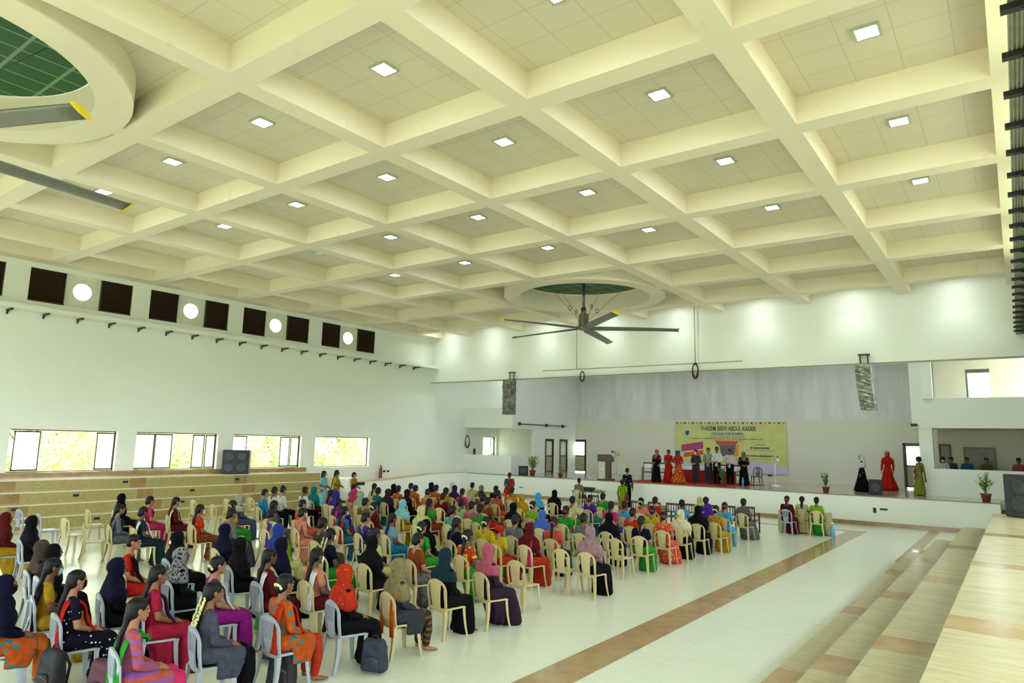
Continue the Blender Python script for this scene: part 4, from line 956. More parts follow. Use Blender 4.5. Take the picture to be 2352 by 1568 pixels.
BS['cape'] = blob('headscarf', wrap+[(((0, -.055, 1.08), (.07, .075, .05)), ((-.2, -.05, .94), (.065, .09, .06)), ((.2, -.05, .94), (.065, .09, .06)), ((-.215, -.05, .8), (.072, .09, .05)), ((.215, -.05, .8), (.072, .09, .05)), ((-.21, -.04, .87), (.075, .09, .05)), ((.21, -.04, .87), (.075, .09, .05)), ((0, -.15, .84), (.14, .055, .08))), (((-.2, -.03, .92), (.045, .08, .05)), ((.2, -.03, .92), (.045, .08, .05)), ((-.17, .03, .78), .06), ((.17, .03, .78), .06), ((0, .08, .8), .06), ((0, .03, 1.04), .05))], .011, None, 3, wrinkle(.007))
BS['capshort'] = blob('headscarf', [((h+Vector((0, -.03, .02)), (.102, .112, .115)),), ((h+Vector((0, -.06, -.03)), (.08, .06, .07)),)], .009, None, 2, wrinkle(.003))
BS['mask'] = blob('face_mask', [((h+Vector((0, .075, -.045)), (.055, .035, .04)), (h+Vector((0, .08, -.01)), (.045, .025, .015)), (h+Vector((0, .06, -.085)), (.035, .025, .015)))], .008, None, 1)
def strip(path, w, t, name, fold=True):
    bm = bmesh.new(); prev = None; n = len(path)
    P = [Vector(p) for p in path]
    # resample
    Q = []
    for a, b in zip(P, P[1:]):
        for k in range(5): Q.append(a.lerp(b, k/5))
    Q.append(P[-1])
    for _ in range(3): Q = [Q[0]]+[(Q[i-1]+Q[i]*2+Q[i+1])/4 for i in range(1, len(Q)-1)]+[Q[-1]]
    for i, p in enumerate(Q):
        d = (Q[min(i+1, len(Q)-1)]-Q[max(i-1, 0)]).normalized(); side = Vector((1, 0, 0)) if abs(d.x) < .8 else Vector((0, 1, 0)); side = (side-d*side.dot(d)).normalized(); nn = d.cross(side)
        ring = []
        for k in range(9):
            u = -1+2*k/8; ring.append(bm.verts.new(p+side*u*w+nn*(t*math.cos(u*9+i*.25)*(1 if fold else 0))))
        if prev:
            for k in range(8): bm.faces.new((prev[k], prev[k+1], ring[k+1], ring[k]))
        prev = ring
    me = bpy.data.meshes.new('s'); bm.to_mesh(me); bm.free()
    return evalmesh(me, [('SOLIDIFY', dict(thickness=.008, offset=0))], name)
BS['dupatta'] = strip([(.13, -.19, .45), (.12, -.19, .7), (.11, -.15, .95), (.1, -.06, 1.03), (.1, .07, .93), (.11, .1, .75), (.1, .2, .62)], .065, .014, 'dupatta')
BS['dupattaB'] = strip([(-.14, -.19, .3), (-.13, -.19, .7), (-.12, -.13, .97), (-.1, .05, .98), (0, .09, .9), (.1, .05, .98), (.12, -.13, .97), (.15, -.19, .7), (.17, -.19, .3)], .055, .012, 'dupatta')
BS['pallu'] = strip([(-.17, -.1, .5), (-.15, .06, .62), (-.04, .085, .8), (.09, .05, .95), (.12, -.06, 1.02), (.11, -.15, .93), (.1, -.18, .7), (.08, -.19, .5)], .07, .012, 'saree_end')
def garland(path, r=.012, n=46):
    bm = bmesh.new(); rnd = random.Random(4); P = [Vector(p) for p in path]
    L = len(P)-1
    for i in range(n):
        t = i/(n-1)*L; k = min(int(t), L-1); p = P[k].lerp(P[k+1], t-k)
        for j in range(2):
            q = p+Vector((rnd.uniform(-1, 1), rnd.uniform(-1, 1), rnd.uniform(-1, 1)))*r*.8
            m = bmesh.ops.create_icosphere(bm, subdivisions=1, radius=r*rnd.uniform(.7, 1)); bmesh.ops.translate(bm, verts=m['verts'], vec=q)
    me = bpy.data.meshes.new('flower_garland'); bm.to_mesh(me); bm.free(); me.materials.append(None); return me
BS['flowersB'] = garland([h+Vector(p) for p in ((-.06, -.085, -.03), (-.045, -.115, .01), (0, -.13, .02), (.045, -.115, .01), (.06, -.085, -.03))])
BS['flowersL'] = garland([h+Vector(p) for p in ((-.05, -.11, -.04), (-.05, -.15, -.16), (-.045, -.19, -.28), (0, -.2, -.36), (.045, -.19, -.3), (.055, -.15, -.16), (.05, -.11, -.04))], .014, 80)
def eyes(hc):
    bm = bmesh.new()
    for s in (-1, 1):
        m = bmesh.ops.create_icosphere(bm, subdivisions=1, radius=.009); bmesh.ops.translate(bm, verts=m['verts'], vec=Vector(hc)+Vector((s*.03, .081, .012)))
    me = bpy.data.meshes.new('eyes'); bm.to_mesh(me); bm.free(); me.materials.append(None); return me
BS['eyes'] = eyes(HC)
# standing set, origin at the feet, head centre 1.52
SH = (0, 0, 1.50)
def body_standing(arms):
    pr = headprims(SH, 1.04)
    pr += [('chain', ((0, -.02, 1.43), .05), ((0, -.03, 1.36), .052)), (((-.15, -.02, 1.3), .05), ((.15, -.02, 1.3), .05), ((0, -.01, 1.18), (.14, .095, .1))), (((0, 0, 1.18), (.14, .09, .1)), ((0, 0, 1.0), (.115, .085, .08))), (((0, 0, 1.0), (.12, .085, .08)), ((0, 0, .86), (.16, .11, .09)))]
    for s in (-1, 1):
        if arms == 'front': a = [((s*.165, -.02, 1.29), .048), ((s*.22, -.02, 1.03), .038), ((s*.07, .2, .98), .026)]; hd = ((s*.06, .21, .975), (-s*.6, .6, -.3))
        else: a = [((s*.165, -.02, 1.29), .048), ((s*.23, -.03, 1.03), .038), ((s*.24, .05, .8), .026)]; hd = ((s*.24, .06, .78), (0, .15, -1))
        pr += [('chain', *a)]+hand(-s, hd[0], hd[1], .4, (-s, 0, 0) if arms != 'front' else (0, 0, -1))
        pr += [('chain', ((s*.09, 0, .84), .09), ((s*.09, .01, .47), .058), ((s*.09, -.02, .1), .036)), (((s*.09, -.02, .05), .036), ((s*.1, .1, .025), (.038, .04, .02)), ((s*.105, .17, .018), (.03, .02, .014)))]
    return blob('body', pr, .0085, .3, 2)
def f2(freq, amp, z0, z1):
    def f(co): return amp*np.clip((z1-co[:, 2])/(z1-z0), 0, 1)*np.sin(np.arctan2(co[:, 0], co[:, 1])*freq+co[:, 2]*3)+.002*np.sin(co[:, 2]*40+co[:, 0]*20)
    return f
ST = {'front': body_standing('front'), 'side': body_standing('side')}
up_ = [(((-.155, -.02, 1.3), .053), ((.155, -.02, 1.3), .053), ((0, -.005, 1.18), (.155, .108, .1))), (((0, 0, 1.18), (.155, .105, .1)), ((0, 0, 1.0), (.13, .1, .08))), (((0, 0, 1.0), (.13, .1, .08)), ((0, 0, .84), (.175, .122, .09)))]
def slv(arms, l):
    o = []
    for s in (-1, 1):
        a, b, c = ((s*.165, -.02, 1.29), (s*.22, -.02, 1.03), (s*.09, .17, .985)) if arms == 'front' else ((s*.165, -.02, 1.29), (s*.23, -.03, 1.03), (s*.24, .04, .83))
        if l == 'short': m = tuple(a[i]+(b[i]-a[i])*.6 for i in range(3)); o.append(('chain', (a, .06), (m, .055)))
        else: o.append(('chain', (a, .06), (b, .053), (c, .042)))
    return o
for ar in ('front', 'side'):
    ST['blouse'+ar] = blob('blouse', up_+slv(ar, 'short'), .014, None, 2, wrinkle()); ST['shirt'+ar] = blob('shirt', up_+slv(ar, 'long'), .014, None, 2, wrinkle())
ST['skirt'] = blob('skirt', [(((0, 0, .9), (.16, .12, .05)), ((0, .0, .5), (.2, .17, .1)), ((0, .02, .05), (.25, .22, .045)))], .016, None, 3, f2(11, .018, .05, .9))
ST['gown'] = blob('gown', [(((0, 0, 1.0), (.14, .11, .05)), ((0, 0, .6), (.22, .19, .1))), (((0, 0, .6), (.22, .19, .1)), ((0, .0, .05), (.4, .36, .045)))], .018, None, 3, f2(9, .022, .05, .9))
ST['trousers'] = blob('trousers', [('chain', ((s*.085, 0, .88), (.1, .11, .08)), ((s*.092, .01, .48), .085), ((s*.09, -.015, .08), .07)) for s in (-1, 1)]+[(((-.07, 0, .88), .11), ((.07, 0, .88), .11))], .014, None, 2, wrinkle())
def shift(me, dy, dz):
    m = me.copy(); n = len(m.vertices); co = np.empty(n*3); m.vertices.foreach_get('co', co); co = co.reshape(-1, 3); co += (0, dy, dz); m.vertices.foreach_set('co', co.ravel()); m.update(); return m
for k in ('hairB', 'hairL', 'hairM', 'hijab', 'cape', 'mask', 'eyes', 'flowersB'): ST[k] = shift(BS[k], .005+(.03 if k in ('hijab', 'cape') else 0)*0, .30)
ST['pallu'] = strip([(-.18, -.05, .7), (-.16, .1, .9), (-.04, .12, 1.1), (.1, .08, 1.27), (.12, -.02, 1.37), (.11, -.12, 1.27), (.1, -.17, 1.0), (.1, -.2, .55)], .08, .013, 'saree_end')
ST['veil'] = strip([(0, .06, 1.6), (0, 0, 1.63), (0, -.1, 1.56), (0, -.14, 1.3), (0, -.17, .9), (0, -.2, .6)], .13, .015, 'veil')

CO = dict(black='#101114', white='#e8e8e4', maroon='#5c1416', mustard='#b8901c', brown='#4d4038', navy='#15183f', navydot='#1a1738', orange='#c96a1c', red='#c02418', crimson='#a81f3c', pink='#d8336c', stripe='#c05a4a', grey='#6c7076', darkteal='#15303a', orangered='#c23a18', rustfloral='#8e3c22', yellow='#c9b31e', green='#2e9a2e', darkgrey='#3c3d42', palegrey='#a7a998', bluegrey='#4a5266', greygreen='#4f5c55', paleyellow='#cfcf86', lime='#86b81e', violet='#4a2c9a', blue='#2a3f9a', magenta='#8e1a7c', greyblack='#4c5060', orangefloral='#c4581e', coral='#cf5a3c', peach='#d88a68', bluemen='#2483b0', blackwhite='#d4d6d2', teal='#1c7f80', rose='#b25a6c', royal='#2a2aa4', tealblue='#246a86', palegreen='#9ab488', olive='#6a6424', olivegreen='#979b3a', violetprint='#3b2f62', cream='#dcd6a6', eggplant='#352233', redyellow='#c44a26', darkmaroon='#2e1418', lightcyan='#86ccd2', lightblue='#7aa2bf', bluesari='#1c82ac', khaki='#877c52', brownprint='#7c5a30', redprint='#b83216', rust='#8e4220', greysari='#6a6e66', purple='#3e1d46', turquoise='#3db3a4', skyblue='#4ab0d8', cornflower='#4a6cc0', mauve='#a08080', orangeyellow='#cf8e26', coralprint='#dc5440', patterned='#8a8c8e', skin='#7a4c32')
CW = dict(navydot='navy dotted', stripe='orange striped', rustfloral='rust floral', greygreen='grey green', greyblack='grey and black', orangefloral='orange floral', bluemen='bright blue', blackwhite='white', violetprint='violet print', redyellow='red and yellow', darkmaroon='dark maroon', lightcyan='light cyan', bluesari='bright blue', brownprint='brown striped', redprint='red printed', greysari='grey patterned', orangeyellow='orange yellow', coralprint='coral printed', patterned='black and white', darkteal='dark teal', orangered='orange red', darkgrey='dark grey', palegrey='pale grey', bluegrey='blue grey', paleyellow='pale yellow', royal='royal blue', tealblue='teal blue', palegreen='pale green', lightblue='light blue', skyblue='sky blue', cornflower='cornflower blue', eggplant='dark purple')
FM = {}
def fabric(c, sheen=0):
    if c in FM: return FM[c]
    t = NT('fabric_'+CW.get(c, c).replace(' ', '_')); b = tuple(v*(.35 if c in ('black', 'navy', 'navydot') else .72) for v in lin(CO[c])[:3])+(1,); d = tuple(v*.72 for v in b[:3])+(1,)
    base = t.mix(t.ramp(t.noise(14, 4), .35, .65), d, b)
    pats = dict(navydot=('#d8d2c4', 17, .2), rustfloral=('#7a7a30', 14, .3), orangefloral=('#2c6a6a', 11, .34), redprint=('#e06038', 22, .2), greysari=('#2e3434', 16, .3), coralprint=('#e8a040', 14, .28), violetprint=('#8a88a8', 22, .24), redyellow=('#d9a82c', 13, .34), patterned=('#141416', 24, .38), brown=('#40342c', 20, .2), brownprint=('#241e1c', 10, .3), orange=('#c23a18', 11, .25))
    if c in pats:
        v = t.n('ShaderNodeTexVoronoi'); v.inputs['Scale'].default_value = pats[c][1]; t.l(t.co.outputs['Object'], v.inputs['Vector'])
        base = t.mix(t.math('LESS_THAN', v.outputs['Distance'], pats[c][2]), base, lin(pats[c][0]))
    if c in ('stripe', 'brownprint'):
        x = t.xyz(); s = t.math('SINE', t.math('MULTIPLY', t.math('ADD', x[2], t.math('MULTIPLY', x[0], .4)), 75)); base = t.mix(t.ramp(s, -.4, .4), base, lin('#7c4a86' if c == 'stripe' else '#2a2420'))
    t.col(base); t.b.inputs['Roughness'].default_value = .85; t.b.inputs['Specular IOR Level'].default_value = .12
    FM[c] = t.m; return t.m
SK = [plain('brown_skin', '#7d5034', .55, var=.05), plain('dark_brown_skin', '#5d3a26', .55, var=.05), plain('tan_skin', '#96684a', .55, var=.05)]
HAIR = plain('black_hair', '#070607', .55, var=.05, spec=.25); JAS = plain('jasmine_flowers', '#dcd99a', .7, var=.1); REDF = plain('red_hair_flower', '#c0261c', .7)
EYE = plain('dark_eyes', '#120d0a', .2)
BLUEM = plain('blue_mask_cloth', '#7fb2c6', .8); WHM = plain('white_mask_cloth', '#dfe4e2', .8)
def cw(c): return CW.get(c, c)
people_info = []
def seated(i, x, y, zh, head, hc, top, bot, ex):
    rnd = random.Random(i*7+3); s = zh/1.185; ex = ex.split(',')
    turn = 'turn' in ex; rz = math.radians(rnd.uniform(-7, 7)) - (math.radians(8) if y < 12 else 0)
    if turn: rz = math.radians(-35)
    r = empty('person', (x, y, 0), rz); r.scale = (1, 1, 1)
    sw = .96+.1*rnd.random()
    def P(nm, me, mt):
        o = mobj(nm, me, mt, r); o.scale = (sw, 1, s); return o
    body = P('body', BS['body'], SK[rnd.randrange(3)])
    hz = []
    full = head == 'H' or top in ('white', 'black', 'grey', 'maroon', 'bluemen', 'blackwhite') or 'T' in ex
    g = P('kurta' if full else 'blouse', BS['kurta' if full else 'blouse'], fabric(top))
    if 'T' in ex:
        P('trousers', BS['trousers'], fabric(bot))
        if head != 'M': P('tunic', BS['tunic'], fabric(top if top != 'navy' else 'orangefloral'))
    else: P('skirt', BS['skirt2' if (i % 3 == 0) else 'skirt'], fabric(bot))
    if head == 'H': hz.append(P('headscarf', BS['cape' if hc in ('black', 'redprint', 'lightcyan', 'cream', 'mauve', 'mustard', 'navy') or i % 4 == 0 else 'hijab'], fabric(hc)))
    elif head == 'C': hz += [P('headscarf', BS['capshort'], fabric('red')), P('hair', BS['hairB'], HAIR)]
    elif head == 'M': hz.append(P('hair', BS['hairM'], HAIR))
    elif head == 'L': hz.append(P('hair', BS['hairL'], HAIR))
    else: hz.append(P('hair', BS['hairB'], HAIR))
    if head in 'LB' and 'f' in ex:
        hz.append(P('flower_garland', BS['flowersL' if head == 'L' and y < 9 else 'flowersB'], JAS if (y < 12 or i % 2) else REDF))
    for e in ex:
        if e[:1] == 'd' and e[1:] in CO: P('dupatta', BS['dupattaB' if e[1:] in ('orange', 'green') else 'dupatta'], fabric(e[1:]))
        if e[:1] == 'm' and e != '-': P('face_mask', BS['mask'], {'mblue': BLUEM, 'mwhite': WHM, 'mblack': fabric('black'), 'morange': fabric('orange')}[e])
    if head in 'LB' and not any(e[:1] == 'd' for e in ex) and 'T' not in ex and top == bot: P('saree_end', BS['pallu'], fabric(bot))
    if y < 10 or turn: P('eyes', BS['eyes'], EYE)
    hw = {'H': '%s headscarf' % cw(hc), 'C': 'red head cap', 'M': 'short black hair', 'L': 'long black plait', 'B': 'tied black hair'}[head]
    gw = ('%s shirt' % cw(top)) if head == 'M' else ('%s dress' % cw(top)) if top == bot else ('%s top' % cw(top))
    if head == 'M' and top == 'black': gw = 'black and red clothes turned to the side'
    people_info.append((r, x, y, hw, gw, [cw(e[1:]) for e in ex if e[:1] == 'd' and e[1:] in CO], 'f' in ex, rz))
    return r, rz
TABLE = """-17.07 5.54 1.19 H maroon maroon mustard g -
-16.10 5.69 1.19 H black black black g -
-12.48 4.60 1.18 H brown black black g -
-11.87 4.53 1.19 H black black black g -
-10.47 4.01 1.20 L black mustard mustard g dblack,mblue
-9.31 3.84 1.21 L black navydot navydot g dred,mblack
-9.70 3.24 1.19 H navy navy orange g T,mblack
-11.62 5.57 1.25 M black red red c turn,dblack
-10.00 4.62 1.19 H navy black black g -
-9.02 4.68 1.20 L black crimson crimson g dpurple
-7.39 3.66 1.20 L black stripe pink g T,dgreen
-17.24 7.86 1.21 L black grey grey c -
-20.47 9.37 1.19 H black black black c mblue
-16.39 8.01 1.20 B black darkteal darkteal c dwhite
-19.02 9.44 1.20 B black pink pink c -
-18.38 9.82 1.20 L black maroon maroon c dcream,mblue
-16.13 9.23 1.20 L black orangered rustfloral c mwhite
-12.00 6.52 1.19 H black black black g -
-10.26 5.65 1.19 H patterned black black g -
-12.44 7.68 1.19 H navy navy navy c -
-16.61 10.40 1.20 L black yellow green c f,mwhite
-14.80 9.25 1.20 B black grey darkgrey c -
-18.42 11.74 1.19 H palegrey bluegrey bluegrey c -
-10.65 6.88 1.18 H black black black g -
-15.96 11.18 1.20 B black greygreen grey c -
-14.33 10.00 1.19 B black paleyellow lime c dviolet
-11.76 8.40 1.19 H blue paleyellow paleyellow c -
-10.13 7.32 1.19 H navy black black c -
-9.20 6.44 1.20 L black maroon maroon g dwhite
-9.09 5.54 1.20 B black magenta magenta g dwhite,f
-7.57 4.59 1.20 L black greyblack black g T,f
-7.38 5.42 1.20 B black orangefloral orangered g T,f,dorangered
-15.26 11.55 1.25 M black coral coral c -
-13.91 10.56 1.20 B black peach peach c mwhite
-8.76 6.97 1.20 L black peach maroon c dwhite,mwhite
-11.96 9.61 1.20 B black brown brown c -
-18.84 12.83 1.26 M black bluemen darkgrey c T
-19.24 13.45 1.28 M black blackwhite black c T
-19.74 14.13 1.24 M black white black c T,mblue
-19.17 14.57 1.25 M black white black c T
-19.81 15.45 1.19 H teal teal maroon c -
-18.32 14.96 1.19 L black rose rose c -
-17.75 14.73 1.19 H royal royal royal c -
-15.50 12.94 1.20 L black violet violet c dpink
-13.58 11.54 1.20 L black tealblue tealblue c dcrimson,mwhite
-10.44 8.58 1.20 L black navy green c f,mwhite
-19.92 17.31 1.20 B black grey grey c -
-18.24 15.91 1.19 H pink maroon maroon c -
-17.29 15.34 1.19 H palegreen palegreen palegreen c -
-15.13 13.61 1.20 B black olive yellow c -
-12.19 11.01 1.19 B black violetprint violetprint c -
-19.84 18.25 1.20 L black cream cream c -
-18.27 17.00 1.19 B black teal teal c -
-14.02 12.93 1.20 B black maroon cream c f
-9.96 9.25 1.20 B black paleyellow paleyellow c -
-9.22 8.52 1.19 H black black black c -
-17.57 16.82 1.19 H eggplant black black c -
-19.35 18.80 1.19 H black black black c -
-18.32 18.03 1.21 B black redyellow red c -
-17.04 17.21 1.19 H darkmaroon black black c -
-19.22 19.59 1.20 B black grey grey c mwhite
-18.27 18.87 1.20 B black orange orange c morange
-14.24 14.23 1.19 H lightcyan mustard mustard c -
-11.63 11.30 1.20 L black lightblue bluesari c -
-7.25 7.24 1.19 H khaki darkgrey brownprint c T,dorange
-7.42 6.41 1.19 H redprint black black g -
-8.91 9.34 1.20 B black rust greysari c -
-10.08 10.65 1.20 B black green green c f
-10.55 11.29 1.16 H black black black c -
-12.47 13.14 1.19 H paleyellow paleyellow paleyellow c -
-13.79 14.82 1.20 L black green rust c -
-16.07 17.18 1.25 M black orange orange c -
-19.23 20.77 1.19 H black black black c -
-17.98 19.69 1.20 B black redyellow red c -
-16.70 18.81 1.20 B black mustard mustard c -
-15.09 16.87 1.20 B black maroon maroon c -
-19.11 21.91 1.19 H white white white c -
-17.50 20.22 1.19 H purple purple purple c -
-16.07 18.98 1.20 L black pink orange c -
-18.17 22.08 1.20 B black paleyellow cream c -
-13.19 15.55 1.20 B black palegreen lime c -
-11.95 13.76 1.20 B black turquoise turquoise c -
-10.03 11.69 1.20 L black navy green c -
-7.39 8.39 1.19 H darkteal black black c -
-8.57 10.34 1.20 L black redyellow green c f
-12.48 15.16 1.20 B black rose brown c -
-11.77 14.67 1.20 B black green orange c -
-9.74 12.37 1.20 B black yellow green c f
-17.03 21.26 1.18 H khaki khaki khaki c -
-14.89 18.58 1.21 B black brown brown c -
-13.84 17.38 1.20 B black red black c -
-13.05 16.63 1.20 B black rust red c -
-16.31 21.25 1.20 L black black black c -
-14.78 19.37 1.20 B black coral coral c -
-15.51 21.20 1.20 B black orangeyellow orange c -
-13.21 18.65 1.19 H mustard mustard mustard c -
-11.53 15.87 1.19 H black black black c -
-9.01 11.93 1.17 C red yellow orangered c -
-9.54 13.21 1.20 B black grey darkgrey c -
-7.22 9.28 1.19 H rose eggplant eggplant c -
-8.47 12.27 1.19 H maroon maroon orangered c dpink
-11.41 16.64 1.20 B black lime lime c f
-13.28 19.70 1.19 H skyblue black black c -
-9.87 14.83 1.19 H cornflower cornflower cornflower c -
-8.63 13.46 1.20 L black coral darkteal c f
-13.70 21.37 1.19 H black black black c -
-9.94 16.09 1.20 B black green palegreen c f
-11.61 19.17 1.20 B black paleyellow green c -
-8.62 14.77 1.20 B black grey brown c -
-7.04 12.35 1.23 H mauve mauve black c -
-11.49 20.10 1.20 B black violet teal c f
-11.67 21.29 1.20 B black green orangeyellow c -
-9.71 18.22 1.22 L black pink violet c -
-8.32 15.52 1.19 H black navydot black c -
-9.67 18.99 1.19 B black skyblue olive c -
-8.41 16.99 1.20 B black orangered rust c -
-7.39 15.38 1.19 L black navy green c -
-9.80 20.38 1.21 B black peach peach c f
-8.30 17.99 1.20 B black yellow olive c f
-9.72 21.27 1.20 B black orangered rust c -
-7.44 16.81 1.20 B black coralprint coralprint c f
-8.64 20.88 1.20 B black skyblue skyblue c -
-7.40 17.79 1.19 H cream cream black c -
-8.95 23.24 1.16 H paleyellow paleyellow paleyellow c -
-8.48 22.53 1.21 B black violet violet c -
-7.36 18.96 1.22 H black black black c -
-7.59 20.37 1.18 H violet violet violet c -
-7.13 19.72 1.20 B black mustard mustard c f
-7.35 21.08 1.20 B black skyblue skyblue c f
-7.42 23.10 1.20 B black greysari greysari c -
-6.75 25.81 1.20 L black maroon maroon g f,tbl
-6.42 26.51 1.17 L black paleyellow paleyellow c tbl
-5.84 26.12 1.20 B black lime green c tbl
"""
rowsP = [l.split() for l in TABLE.strip().splitlines()]
chairs = []
for i, a in enumerate(rowsP):
    x, y, zh = map(float, a[:3]); r, rz = seated(i, x, y, zh, a[3], a[4], a[5], a[6], a[8]); chairs.append((x, y, rz if 'turn' not in a[8] else 0, a[7]))
# labels that single each person out
from collections import Counter
base = []
for (r, x, y, hw, gw, dup_, fl, rz) in people_info:
    b = 'person with %s in %s' % (hw, gw)
    if 'headscarf' in hw: b = 'person in %s and %s' % (hw, gw)
    if dup_: b += ' with %s shawl' % dup_[0]
    base.append(b)
short = [b.replace('person ', '').replace(' and ', ', ') for b in base]
def rank(k):
    n = sum(1 for q in people_info if abs(q[2]-people_info[k][2]) < .55 and q[1] > people_info[k][1])
    return n
cnt = Counter(base); lab = list(base)
def neigh(k, mode):
    x, y = people_info[k][1:3]; best = None
    for j, q in enumerate(people_info):
        if j == k: continue
        dx, dy = q[1]-x, q[2]-y
        d = math.hypot(dx, dy)
        if mode == 'behind' and dy > .4 and abs(dx) < .6 and d < 2.2 or mode == 'left of' and dx > .3 and abs(dy) < .6 and d < 2 or mode == 'right of' and dx < -.3 and abs(dy) < .6 and d < 2 or mode == 'in front of' and dy < -.4 and abs(dx) < .6 and d < 2.2:
            if best is None or d < best[0]: best = (d, j)
    return best[1] if best else None
ORD = ['first', 'second', 'third', 'fourth', 'fifth', 'sixth', 'seventh', 'eighth', 'ninth', 'tenth', 'eleventh', 'twelfth', 'thirteenth', 'fourteenth', 'fifteenth', 'sixteenth', 'seventeenth', 'eighteenth', 'nineteenth', 'twentieth']
seen = set()
for k in range(len(base)):
    if cnt[base[k]] == 1: seen.add(base[k])
for k in range(len(base)):
    if cnt[base[k]] == 1: continue
    ok = False
    for mode in ('behind', 'left of', 'right of', 'in front of'):
        j = neigh(k, mode)
        if j is None: continue
        hj, gj = people_info[j][3], people_info[j][4]
        c = '%s, %s %s, %s' % (base[k], mode, hj, gj)
        if len(c.replace(',', '').split()) <= 16 and c not in seen and 'clothes' not in c: lab[k] = c; seen.add(c); ok = True; break
    if not ok:
        j = min((j for j in range(len(base)) if j != k), key=lambda j: math.hypot(people_info[j][1]-people_info[k][1], people_info[j][2]-people_info[k][2]))
        c = '%s, next to %s' % (base[k], people_info[j][4])
        if c in seen: c += ', %s seat from the right' % ORD[min(rank(k), 19)]
        lab[k] = c; seen.add(c)
used = Counter()
for k, q in enumerate(people_info):
    place = ', seated on a plastic chair' if len(lab[k].replace(',', '').split()) <= 11 else ''
    tag(q[0], lab[k]+place, 'person')
ucl = Counter()
for k, (x, y, rz, kd) in enumerate(chairs):
    q = people_info[k]; nm = 'cream' if kd == 'c' else 'grey slotted'
    l = '%s plastic chair under person with %s, %s' % (nm, q[3], q[4])
    if cnt[base[k]] > 1 or ucl[l]:
        j = neigh(k, 'behind'); j = neigh(k, 'left of') if j is None else j
        l = '%s chair under %s, %s' % (nm, q[3], q[4]) + (', near %s' % people_info[j][4] if j is not None else ', %s from the right' % ORD[min(rank(k), 19)])
    while ucl[l]: l = l.rsplit(',', 1)[0] + ', %s from the right in its row' % ORD[min(rank(k)+ucl[l]-1, 19)]; break
    ucl[l] += 1
    plastic_chair(x, y+.03, rz, kd, l, 'cream plastic audience chairs' if kd == 'c' else 'grey slotted audience chairs')
for (x, y, kd, rz, l) in [(-22.27, 7.7, 'g', .1, 'empty grey chair farthest left beside person in maroon headscarf'), (-20.8, 7.68, 'g', -.1, 'empty grey chair between the headscarfed person and the empty cream chairs'), (-19.4, 7.74, 'c', .15, 'empty cream chair right of the two empty grey chairs'), (-21.15, 9.0, 'c', -.05, 'empty cream chair nearest the left tiers in the empty group'), (-17.92, 7.63, 'c', -.35, 'empty cream chair turned slightly, nearest of the empty group'),
    (-22.16, 12.61, 'c', 0, 'empty cream chair by the left tiers, left of the pair'), (-20.44, 12.3, 'c', 0, 'empty cream chair beside person in orange red top'), (-21.94, 14.56, 'c', .1, 'empty cream chair before person in bright blue shirt'), (-21.95, 13.69, 'c', 0, 'empty cream chair by the tiers beside pale grey headscarf'), (-7.63, 12.4, 'c', -.1, 'empty cream chair at the aisle behind the person in coral top'),
    (-7.49, 10.64, 'c', -.1, 'empty cream chair at the aisle behind person in red head cap'), (-7.56, 14.61, 'c', -.1, 'empty cream chair at the aisle ahead of mauve headscarf'), (-12.2, 2.9, 'w', 0, 'empty pale grey chair at the left edge of the picture'), (-10.9, 2.9, 'g', 0, 'empty grey chair at the lower left corner')]:
    plastic_chair(x, y, rz, kd, l, 'empty plastic chairs')
# ---------------- standing people
def standing(x, y, z, face, top, bot, head, hc, label, h=1.0, arms='front', low='skirt', ex=()):
    r = empty('person', (x, y, z), face, label, 'person'); r.scale = (1, 1, 1)
    def P(nm, me, mt): o = mobj(nm, me, mt, r); o.scale = (min(h, 1.05), 1, h); return o
    P('body', ST[arms], SK[(int(abs(x)*7)) % 3])
    full = head in 'HM' or 'full' in ex
    P('shirt' if full else 'blouse', ST[('shirt' if full else 'blouse')+arms], fabric(top)); P(low, ST[low], fabric(bot))
    if head == 'H': P('headscarf', ST['cape' if hc in ('black', 'white') else 'hijab'], fabric(hc))
    else: P('hair', ST['hairM' if head == 'M' else 'hairL' if head == 'L' else 'hairB'], HAIR)
    P('eyes', ST['eyes'], EYE)
    for e in ex:
        if e.startswith('p:'): P('saree_end', ST['pallu'], fabric(e[2:]))
        if e.startswith('v:'): P('veil', ST['veil'], fabric(e[2:]))
        if e.startswith('m:'): P('face_mask', ST['mask'], WHM if e == 'm:w' else BLUEM if e == 'm:b' else fabric('black'))
    return r
pi = math.pi; zc = ZS+.014
standing(-14.7, 32.3, zc, pi-.2, 'black', 'black', 'H', 'rose', 'person in rose headscarf and long black dress, leftmost of the row on stage', 1.0, ex=('m:b',))
standing(-14.15, 32.5, zc, pi-.1, 'red', 'red', 'B', '', 'person in red and gold saree standing second from left on stage', 1.0, ex=('p:red',))
standing(-13.55, 32.3, zc, pi+.5, 'red', 'redyellow', 'L', '', 'person in red skirt with a bright blue veil on stage', .98, ex=('v:skyblue',), low='gown')
standing(-12.8, 32.7, zc, pi, 'darkgrey', 'darkgrey', 'M', '', 'person in dark suit with white face mask on stage', 1.03, low='trousers', ex=('m:w',))
standing(-12.3, 33.05, zc, pi+.1, 'palegrey', 'darkgrey', 'M', '', 'person in pale grey shirt and dark trousers with folded hands on stage', 1.09, low='trousers')
standing(-11.82, 32.9, zc, pi+.1, 'white', 'black', 'M', '', 'tall person in white shirt and black trousers on stage', 1.13, low='trousers')
standing(-11.25, 33.1, zc, pi, 'blackwhite', 'black', 'M', '', 'person in cream white shirt right of the tall person on stage', 1.07, low='trousers')
standing(-10.75, 33.6, zc, pi+.4, 'black', 'black', 'H', 'khaki', 'person in khaki headscarf and dark printed dress, rightmost of the row on stage', 1.0)
